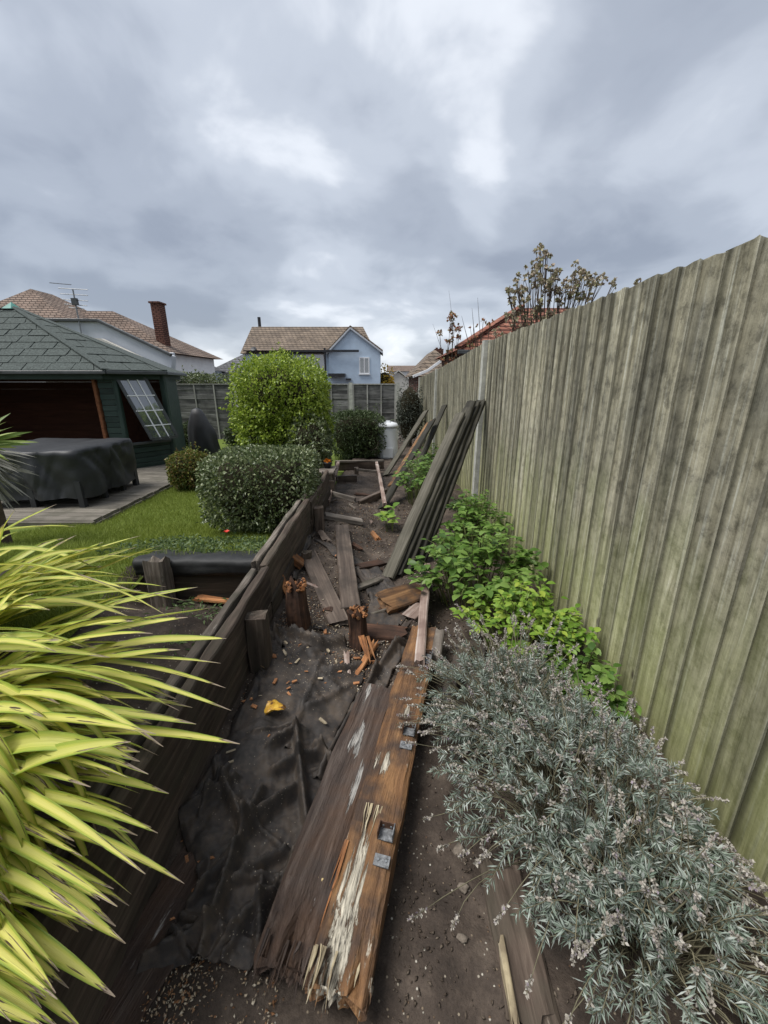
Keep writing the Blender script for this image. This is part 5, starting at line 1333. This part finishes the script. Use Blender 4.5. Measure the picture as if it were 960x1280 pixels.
leafy('leafy_plant', 'green leafy plant growing behind the leaning stack by the concrete post', (.78, 3.25, .04), (.28, .6), .50, 70, 11, .062, M['green'], 3)
leafy('leafy_plant', 'pale green leafy clump between the stack and the single leaning board', (.42, 4.75, .0), (.30, .6), .62, 60, 12, .06, M['green'], 4)
leafy('leafy_plant', 'small seedling with large pointed leaves at the foot of the single leaning board', (.06, 3.72, .0), (.12, .12), .26, 7, 4, .11, M['green2'], 5)
leafy('leafy_plant', 'trailing green weed hugging the fence foot between broad leaves and lavender', (.90, 1.55, .04), (.16, .42), .24, 46, 11, .045, M['green'], 8)
leafy('leafy_plant', 'leafy tangle in the shade under the leaning stack', (.50, 2.85, .03), (.16, .25), .34, 20, 8, .05, M['green'], 6)
leafy('leafy_plant', 'leafy clump further along the fence behind the far leaning boards', (.78, 6.4, -.06), (.25, .8), .55, 40, 10, .07, M['green'], 7)

# ------------------------------------------------------------------ houses beyond the fences
def wall_box(t, a, b, mat, name='wall'): return MB().span(a, b).build(name, mat, t)
def window(t, c, w, h, n=2, d=.06):
    x, y, z = c
    f = MB(); fw = .07
    f.span((x-w/2, y-d, z-h/2), (x-w/2+fw, y, z+h/2)); f.span((x+w/2-fw, y-d, z-h/2), (x+w/2, y, z+h/2))
    f.span((x-w/2+fw, y-d, z-h/2), (x+w/2-fw, y, z-h/2+fw)); f.span((x-w/2+fw, y-d, z+h/2-fw), (x+w/2-fw, y, z+h/2))
    for k in range(1, n): xx = x-w/2+w*k/n; f.span((xx-.035, y-d, z-h/2+fw), (xx+.035, y, z+h/2-fw))
    wd = f.build('window', M['white'], t)
    MB().span((x-w/2+.03, y-.025, z-h/2+.03), (x+w/2-.03, y-.005, z+h/2-.03)).build('pane', M['glass'], wd)
    MB().span((x-w/2-.05, y-d-.06, z-h/2-.06), (x+w/2+.05, y, z-h/2-.003)).build('sill', M['white'], wd)
HY = 30.0
bh = thing('blue_house', 'pale blue rendered house with brown tiled roof and a gable wing', 'house', (-4.5, HY, -1.2))
def hp(px, py, Y=HY): return AY(px, py, Y)
xl, xg, xr = hp(305, 450).x, hp(411, 450).x, hp(475, 450).x
ze = hp(330, 441).z; zr = hp(380, 408, HY+3.2).z; ax_ = hp(438, 410); er = hp(475, 438).z; gl = hp(409, 440).z
wall_box(bh, (xl, HY+.3, -1.2), (xg+.2, HY+7, ze), M['blue'])
MB().prism([Vector((xg, HY, -1.2)), Vector((xr, HY, -1.2)), Vector((xr, HY, er)), Vector((ax_.x, HY, ax_.z)), Vector((xg, HY, gl))], (0, 5, 0)).build('gable_wall', M['blue'], bh)
# main roof: front slope, back slope and gable ends, one solid
f0, rdg, bk = HY+.05, HY+3.4, HY+6.9
xe = hp(457, 410, rdg).x
V_ = [(xl-.25, f0, ze-.05), (xe+.9, f0, ze-.05), (xe+.9, bk, ze-.05), (xl-.25, bk, ze-.05), (xl-.25, rdg, zr), (xe-.2, rdg, zr)]
MB().add(V_, [(0, 1, 5, 4), (1, 2, 5), (2, 3, 4, 5), (3, 0, 4), (0, 3, 2, 1)]).build('roof', M['rooftile'], bh)
# gable wing roof: two slopes of real thickness
gt = Vector((ax_.x, HY-.15, ax_.z+.02))
for (ex, ez) in ((xg-.15, gl-.1), (xr+.2, er-.12)):
    MB().prism([gt, Vector((ex, HY-.15, ez)), Vector((ex, HY-.15, ez+.14)), gt+Vector((0, 0, .14))], (0, 4.9, 0)).build('wing_roof', M['rooftile'], bh)
    plank('bargeboard', gt+Vector((0, -.02, -.04)), Vector((ex, HY-.17, ez-.04)), .04, .10, M['greyfascia'], bh)
z_ = hp(440, 440).z
MB().span((hp(362, 440).x, HY-.35, z_-.02), (hp(449, 440).x, HY-.2, z_+.12)).build('gutter', M['black'], bh)
for px in (366, 407):
    x = hp(px, 450).x; MB().tube([(x, HY-.26, z_+.25 if px == 407 else z_), (x, HY-.26, -1.0)], .07, 8).build('downpipe', M['black'], bh)
MB().prism([(xl+.05, HY-.12, z_+.06), (hp(408, 440).x, HY-.12, z_+.06), (hp(408, 440).x, HY+.4, z_+.22), (xl+.05, HY+.4, z_+.22)], (0, 0, .05)).build('eaves_strip', M['rooftile'], bh)
window(bh, (hp(393, 454).x, HY+.29, hp(393, 453).z), 1.35, 1.15, 2)
window(bh, (hp(375, 454).x, HY+.29, hp(393, 453).z), .8, 1.0, 2)
window(bh, (hp(455.5, 457).x, HY-.002, hp(455, 457).z), .72, 1.1, 2)
MB().span((hp(412, 469).x, HY-.8, hp(420, 471).z), (hp(432, 469).x, HY-.02, hp(420, 467).z)).build('door_canopy', M['black'], bh)
MB().span((hp(433, 473).x, HY-.5, hp(420, 475).z), (hp(439, 469).x, HY-.02, hp(420, 473).z)).build('vent_hood', M['black'], bh)
x = hp(323, 400, rdg).x; MB().tube([(x, rdg+.2, zr-.4), (x, rdg+.2, hp(323, 396, rdg).z)], .12, 8).build('flue', M['black'], bh)
q = hp(317, 436, HY-.1)
MB().tube([q+Vector((0, 0, -.1)), q+Vector((0, -.06, 0)), q+Vector((0, -.10, .02))], [.22, .20, .03], 10).build('satellite_dish', M['black'], bh)

def simple_house(label, xa, xb, Y, wallz, ridgez, roofmat, wallmat, depth=6, base=-1.2, hip=.0, name='house', end=False):
    t = thing(name, label, 'house', ((xa+xb)/2, Y, base))
    wall_box(t, (xa, Y, base), (xb, Y+depth, wallz), wallmat)
    if end:   # gable end towards us
        xm = (xa+xb)/2
        MB().prism([(xa, Y, wallz-.001), (xb, Y, wallz-.001), (xm, Y, ridgez-.12)], (0, depth, 0)).build('gable', wallmat, t)
        for ex in (xa-.2, xb+.2):
            MB().prism([(xm, Y-.2, ridgez), (ex, Y-.2, wallz-.12), (ex, Y-.2, wallz), (xm, Y-.2, ridgez+.12)], (0, depth+.4, 0)).build('roof', roofmat, t)
    else:
        o = .3
        MB().add([(xa-o, Y-o, wallz), (xb+o, Y-o, wallz), (xb+o, Y+depth+o, wallz), (xa-o, Y+depth+o, wallz), (xa-o+hip, Y+depth/2, ridgez), (xb+o-hip, Y+depth/2, ridgez)],
                 [(0, 1, 5, 4), (1, 2, 5), (2, 3, 4, 5), (3, 0, 4), (0, 3, 2, 1)]).build('roof', roofmat, t)
    return t
a, b = AY(262, 465, 36), AY(330, 465, 36)
simple_house('house with dark grey hipped roof partly hidden behind the blue house', a.x, b.x, 36, AY(280, 466, 36).z, AY(300, 441, 39).z, M['roofgrey'], M['cream'], 6, -1.2, 2.6)
a, b = AY(150, 465, 30), AY(238, 465, 30)
t = simple_house('house with grey roof and white upper window behind the tall chimney', a.x, b.x, 30, AY(200, 462, 30).z, AY(205, 437, 33).z, M['roofgrey'], M['greyfascia'], 6, -1.2, 2.8)
window(t, (AY(229, 468, 30).x, 29.99, AY(229, 468.5, 30).z), .95, .75, 2)
a, b = AY(487, 470, 55), AY(524, 470, 55)
simple_house('distant white house with long low brown roof beyond the yellow tree', a.x, b.x+3, 55, AY(500, 464, 55).z, AY(500, 457, 58).z, M['roofpink'], M['white'], 6, -1.5)
a, b = AY(484, 470, 45), AY(512, 470, 45)
simple_house('distant cream house with small pointed gable above the corner shrub', a.x, b.x, 45, AY(500, 475, 45).z, AY(500, 464, 45).z, M['cream'], M['cream'], 6, -1.5, end=True)
# brown roofed neighbour with white bargeboards
Y_ = 20; a, b = AY(546, 440, Y_), AY(516, 468, Y_)
nb = thing('neighbour_house', 'neighbour house with brown roof, white bargeboard and brick chimney above the fence', 'house', (1.9, Y_, -1))
xm, xa, xb = AY(548, 442, Y_).x, AY(514, 470, Y_).x, AY(590, 470, Y_).x; zt, zb_ = AY(546, 441, Y_).z, AY(517, 470, Y_).z
wall_box(nb, (xa+.3, Y_+.1, -1), (xb-.2, Y_+7, zb_), M['brick'])
MB().add([(xa, Y_, zb_), (xb, Y_, zb_), (xb, Y_+7, zb_), (xa, Y_+7, zb_), (xm, Y_+1.6, zt+.25), (xm, Y_+5.4, zt+.25)], [(0, 1, 4), (1, 2, 5, 4), (2, 3, 5), (3, 0, 4, 5), (0, 3, 2, 1)]).build('roof', M['rooftile'], nb)
a_ = Vector((xa, Y_-.05, zb_-.05)); b_ = Vector((AY(524, 468, Y_).x, Y_-.1, zb_+.0))
p1_, p2_, p3_ = AY(516, 471, Y_-.3), AY(535, 463, Y_-.3), AY(561, 444, Y_-.3)
plank('bargeboard', p1_, p2_, .05, .12, M['white'], nb); plank('bargeboard', p2_, p3_, .05, .12, M['white'], nb)
x = AY(549, 438, Y_+2).x; MB().span((x-.22, Y_+2, zt-.5), (x+.22, Y_+2.5, AY(549, 436, Y_+2).z)).build('chimney', M['brick'], nb)
for s in (-.1, .1): MB().tube([(x+s, Y_+2.25, AY(549, 436, Y_+2).z), (x+s, Y_+2.25, AY(549, 434, Y_+2).z)], .06, 8).build('chimney_pot', M['brick'], nb)
# red roofed building close behind the fence
rb = thing('red_roof_outbuilding', 'outbuilding with weathered red tiled roof close behind the board fence', 'building', (4, 9, -.3))
e0, e1, ap = AY(572, 437, 9.0), AY(720, 437, 9.0), AY(652, 385, 11.0)
MB().add([e0, Vector((e1.x+1, 9.0, e0.z)), Vector((e1.x+1, 13, e0.z)), Vector((e0.x, 13, e0.z)), ap, ap+Vector((1.2, 0, 0))], [(0, 1, 5, 4), (1, 2, 5), (2, 3, 4, 5), (3, 0, 4), (0, 3, 2, 1)]).build('roof', M['roofred'], rb)
wall_box(rb, (e0.x+.2, 9.2, -.4), (e1.x+.8, 12.8, e0.z-.01), M['brick'])
plank('hip_ridge', e0+Vector((0, 0, .04)), ap+Vector((0, 0, .04)), .16, .07, M['roofred'], rb)
plank('gutter', e0+Vector((0, -.06, -.05)), Vector((e1.x+1, 8.94, e0.z-.05)), .09, .08, M['gutter'], rb)

# big house at the left
LH = thing('tiled_roof_house', 'large house with weathered clay roof, white dormer band and tall chimney behind the summerhouse', 'house', (-10, 17, -1))
pk = AY(38, 361, 19.0); e0 = AY(-150, 436, 16); e1 = AY(128, 436, 16)
MB().add([e0, Vector((e1.x, 16, e0.z)), Vector((e1.x, 23, e0.z)), Vector((e0.x, 23, e0.z)), pk, pk+Vector((0, 1.2, 0))], [(0, 1, 4), (1, 2, 5, 4), (2, 3, 5), (3, 0, 4, 5), (0, 3, 2, 1)]).build('roof', M['roofpink'], LH)
r0, r1 = AY(70, 388, 20.0), AY(141, 389, 20.0); e2, e3 = AY(40, 441, 18), AY(217, 441, 18)
MB().add([e2, e3, Vector((e3.x, 23.5, e3.z)), Vector((e2.x, 23.5, e2.z)), r0, r1], [(0, 1, 5, 4), (1, 2, 5), (2, 3, 4, 5), (3, 0, 4), (0, 3, 2, 1)]).build('roof', M['roofpink'], LH)
wall_box(LH, (e2.x+.4, 18.3, -1), (e3.x-.35, 23, e3.z-.02), M['white'])
plank('gutter', e2+Vector((0, -.06, -.04)), e3+Vector((.05, -.06, -.04)), .12, .10, M['greyfascia'], LH)
# white dormer band, its top sloping down along the verge
yb = 15.0
T0, T1, T2 = AY(40, 401, yb), AY(124, 402, yb), AY(215, 445, yb); U2, U1, U0 = AY(214, 462, yb), AY(126, 426, yb), AY(40, 430, yb)
MB().prism([U0, U1, U2, T2, T1, T0], (0, .3, 0)).build('dormer_band', M['greyfascia'], LH)
for p_, q_ in ((T0, T1), (T1, T2)): plank('band_trim', p_+Vector((0, -.05, .03)), q_+Vector((0, -.05, .03)), .16, .09, M['gutter'], LH)
s0, s1, s2, s3 = AY(112, 422, yb-.25), AY(126, 423, yb-.25), AY(203, 459, yb-.25), AY(203, 467, yb-.25)
MB().prism([AY(112, 430, yb-.25), AY(126, 434, yb-.25), s3, s2, s1, s0], (0, .2, 0)).build('soffit_board', M['cream'], LH)
wall_box(LH, (U0.x, yb+.2, -1), (AY(212, 462, yb+.2).x, yb+1.5, U2.z-.02), M['cream'])
c0_, c1_ = AY(196, 435, 18.6), AY(207, 435, 18.6)
ct = AY(188, 379, 18.6).z
ca, cb_ = AY(191, 400, 18.6).x, AY(201.5, 400, 18.6).x
MB().span((ca, 18.6, c0_.z-.4), (cb_, 19.1, ct)).build('chimney', M['brick'], LH)
MB().span((ca-.05, 18.55, ct+.002), (cb_+.05, 19.15, ct+.07)).build('chimney_cap', M['brick'], LH)
# aerial
ar = thing('television_aerial', 'metal television aerial on a mast above the summerhouse roof', 'aerial', AY(103, 420, 14.9))
b0, b1 = AY(103, 424, 14.9), AY(91, 362, 14.9)
MB().tube([b0, b1], .022, 6).build('mast', M['iron'], ar)
for k, (py, w) in enumerate(((361, 17), (368, 16), (375, 15), (381, 13), (385, 9))):
    q = AY(92-.8+(py-361)*.18, py, 14.9); hw = w/500*14.2
    MB().tube([q+Vector((-hw, 0, .02)), q+Vector((hw, 0, -.03))], .013, 5).build('element', M['iron'], ar)
q = AY(93.5, 377, 14.85); MB().box(q, (.18, .1, .2)).build('junction_box', M['gutter'], ar)
MB().tube([q+Vector((0, 0, .5)), q+Vector((.05, -1.0, .35))], .012, 5).build('boom', M['iron'], ar)

# hedge and trees beyond the back fence
a, b = AY(205, 480, 16), AY(296, 480, 16)
hedge('neighbour_hedge', 'loose green hedge showing over the top of the slat fence', 'hedge', ((a.x+b.x)/2, 16, -.6), (b.x-a.x, 1.6, AY(250, 468, 16).z+.6), 9000, .11, .05, M['hedge'], 4.0, .12, 41, .0, 5.0, .25)
q = AY(481, 470, 34)
hedge('yellow_autumn_tree', 'small yellow autumn tree at the corner of the blue house', 'tree', (q.x, 34, -1.2), (1.3, 1.2, AY(480, 455, 34).z+1.2), 1800, .22, .16, M['yellowtree'], 2.2, .25, 44, .0, 4.0, .4)

# ------------------------------------------------------------------ shrubs standing up behind the board fence
def stem_shrub(name, label, base, heads, mat, hr, n, ls, lw, seed, fork=.5, extra=()):
    t = thing(name, label, 'shrub', base); base = Vector(base); lines = []; LP, LD, LL = [], [], []
    for (hx, hy, hz, r) in heads:
        h = Vector((hx, hy, hz)); c = base.lerp(h, .5)+Vector((rnd.uniform(-.05, .05), rnd.uniform(-.05, .05), .12*(h-base).length))
        pts = bez(base+Vector((rnd.uniform(-.06, .06), rnd.uniform(-.06, .06), 0)), c, h, 9); lines.append((pts, .009, .0035))
        for k in range(int(n)):
            sub = h+Vector((rnd.gauss(0, 1)*r*.6, rnd.gauss(0, 1)*r*.6, rnd.gauss(0, 1)*r*.55-.02)) if k % 3 else pts[rnd.randint(6, 8)]+Vector((rnd.gauss(0, 1), rnd.gauss(0, 1), rnd.gauss(0, 1)))*r*.35
            if k % 3 == 1: lines.append(([pts[7], sub], .004, .002))
            for j in range(9):
                v = Vector((rnd.gauss(0, 1), rnd.gauss(0, 1), rnd.gauss(.5, 1))).normalized()
                LP.append(sub); LD.append(v); LL.append(ls*rnd.uniform(.6, 1.2))
    for pts in extra: lines.append((pts, .007, .0015))
    V, F = tubes(lines, 5); obj('stems', npmesh('stems', V, F), M['twig'], t)
    LL = np.array(LL); V, F = leafset(np.array(LP), np.array(LD), LL, LL*lw, .25, .05); obj('crown', npmesh('crown', V, F), mat, t)
SYb = 4.9
hpx = [(634, 362), (648, 360), (668, 330), (676, 308), (688, 352), (696, 338), (733, 345), (744, 345), (720, 335), (710, 358), (670, 385), (645, 398), (658, 375), (700, 375), (682, 318), (646, 350), (642, 375), (660, 338), (672, 345), (679, 317), (683, 330), (690, 345), (700, 362), (716, 345), (728, 338), (712, 370), (740, 352), (750, 348), (765, 356), (655, 388), (676, 375), (690, 390), (665, 360), (638, 392), (725, 372), (705, 350), (684, 360), (652, 365), (722, 358)]
hd_ = [(*AY(px, py, SYb+rnd.uniform(-.25, .35)), .055) for px, py in hpx]
stem_shrub('sedum_headed_shrub', 'tall bare-stemmed shrub with clustered brown seed heads above the board fence', (1.98, SYb+.1, 0), hd_, M['seed'], .05, 8, .038, .8, 1)
stem_shrub('seed_head_sprig', 'lone sprig of brown seed head just showing over the near fence boards', (AY(794, 352, 3.3).x+.1, 3.35, 0), [(*AY(794, 353, 3.3), .03), (*AY(801, 350, 3.3), .02)], M['seed'], .03, 5, .026, .75, 2)
hd_ = [(*AY(px, py, 9.0), .075) for px, py in ((563, 395), (567, 410), (560, 425), (572, 420), (550, 415), (566, 400), (575, 408))]
ex = [bez(AY(565, 450, 9.0), AY(568, 410, 9.0), AY(561, 363, 9.0), 7), bez(AY(556, 450, 9.0), AY(550, 430, 9.0), AY(541, 405, 9.0), 7)]
stem_shrub('autumn_shrub', 'sparse upright shrub with green and red leaves and bare twigs above the fence', (AY(562, 450, 9.0).x, 9.0, -.1), hd_, M['redleaf'], .05, 7, .06, .6, 3, extra=ex)
hd_ = [(*AY(px, py, 6.0), .05) for px, py in ((592, 408), (604, 402), (598, 418), (588, 425), (612, 404))]
ex = [bez(AY(596, 445, 6.0), AY(592, 410, 6.0), AY(590, 385, 6.0), 6), bez(AY(602, 445, 6.0), AY(600, 415, 6.0), AY(597, 372, 6.0), 6), bez(AY(590, 445, 6.0), AY(582, 415, 6.0), AY(577, 395, 6.0), 6)]
stem_shrub('red_twig_shrub', 'thin reddish shrub of bare twigs with a few red leaves at the fence post', (AY(597, 445, 6.0).x, 6.0, -.1), hd_, M['redleaf'], .05, 4, .04, .55, 4, extra=ex)
hd_ = [(*AY(px, py, 5.6), .07) for px, py in ((640, 405), (660, 400), (678, 398), (650, 412), (622, 415), (692, 396))]
stem_shrub('russet_low_shrub', 'low russet twiggy shrub just behind the board fence top', (AY(655, 440, 5.6).x, 5.6, 0), hd_, M['seed'], .05, 9, .04, .5, 5)
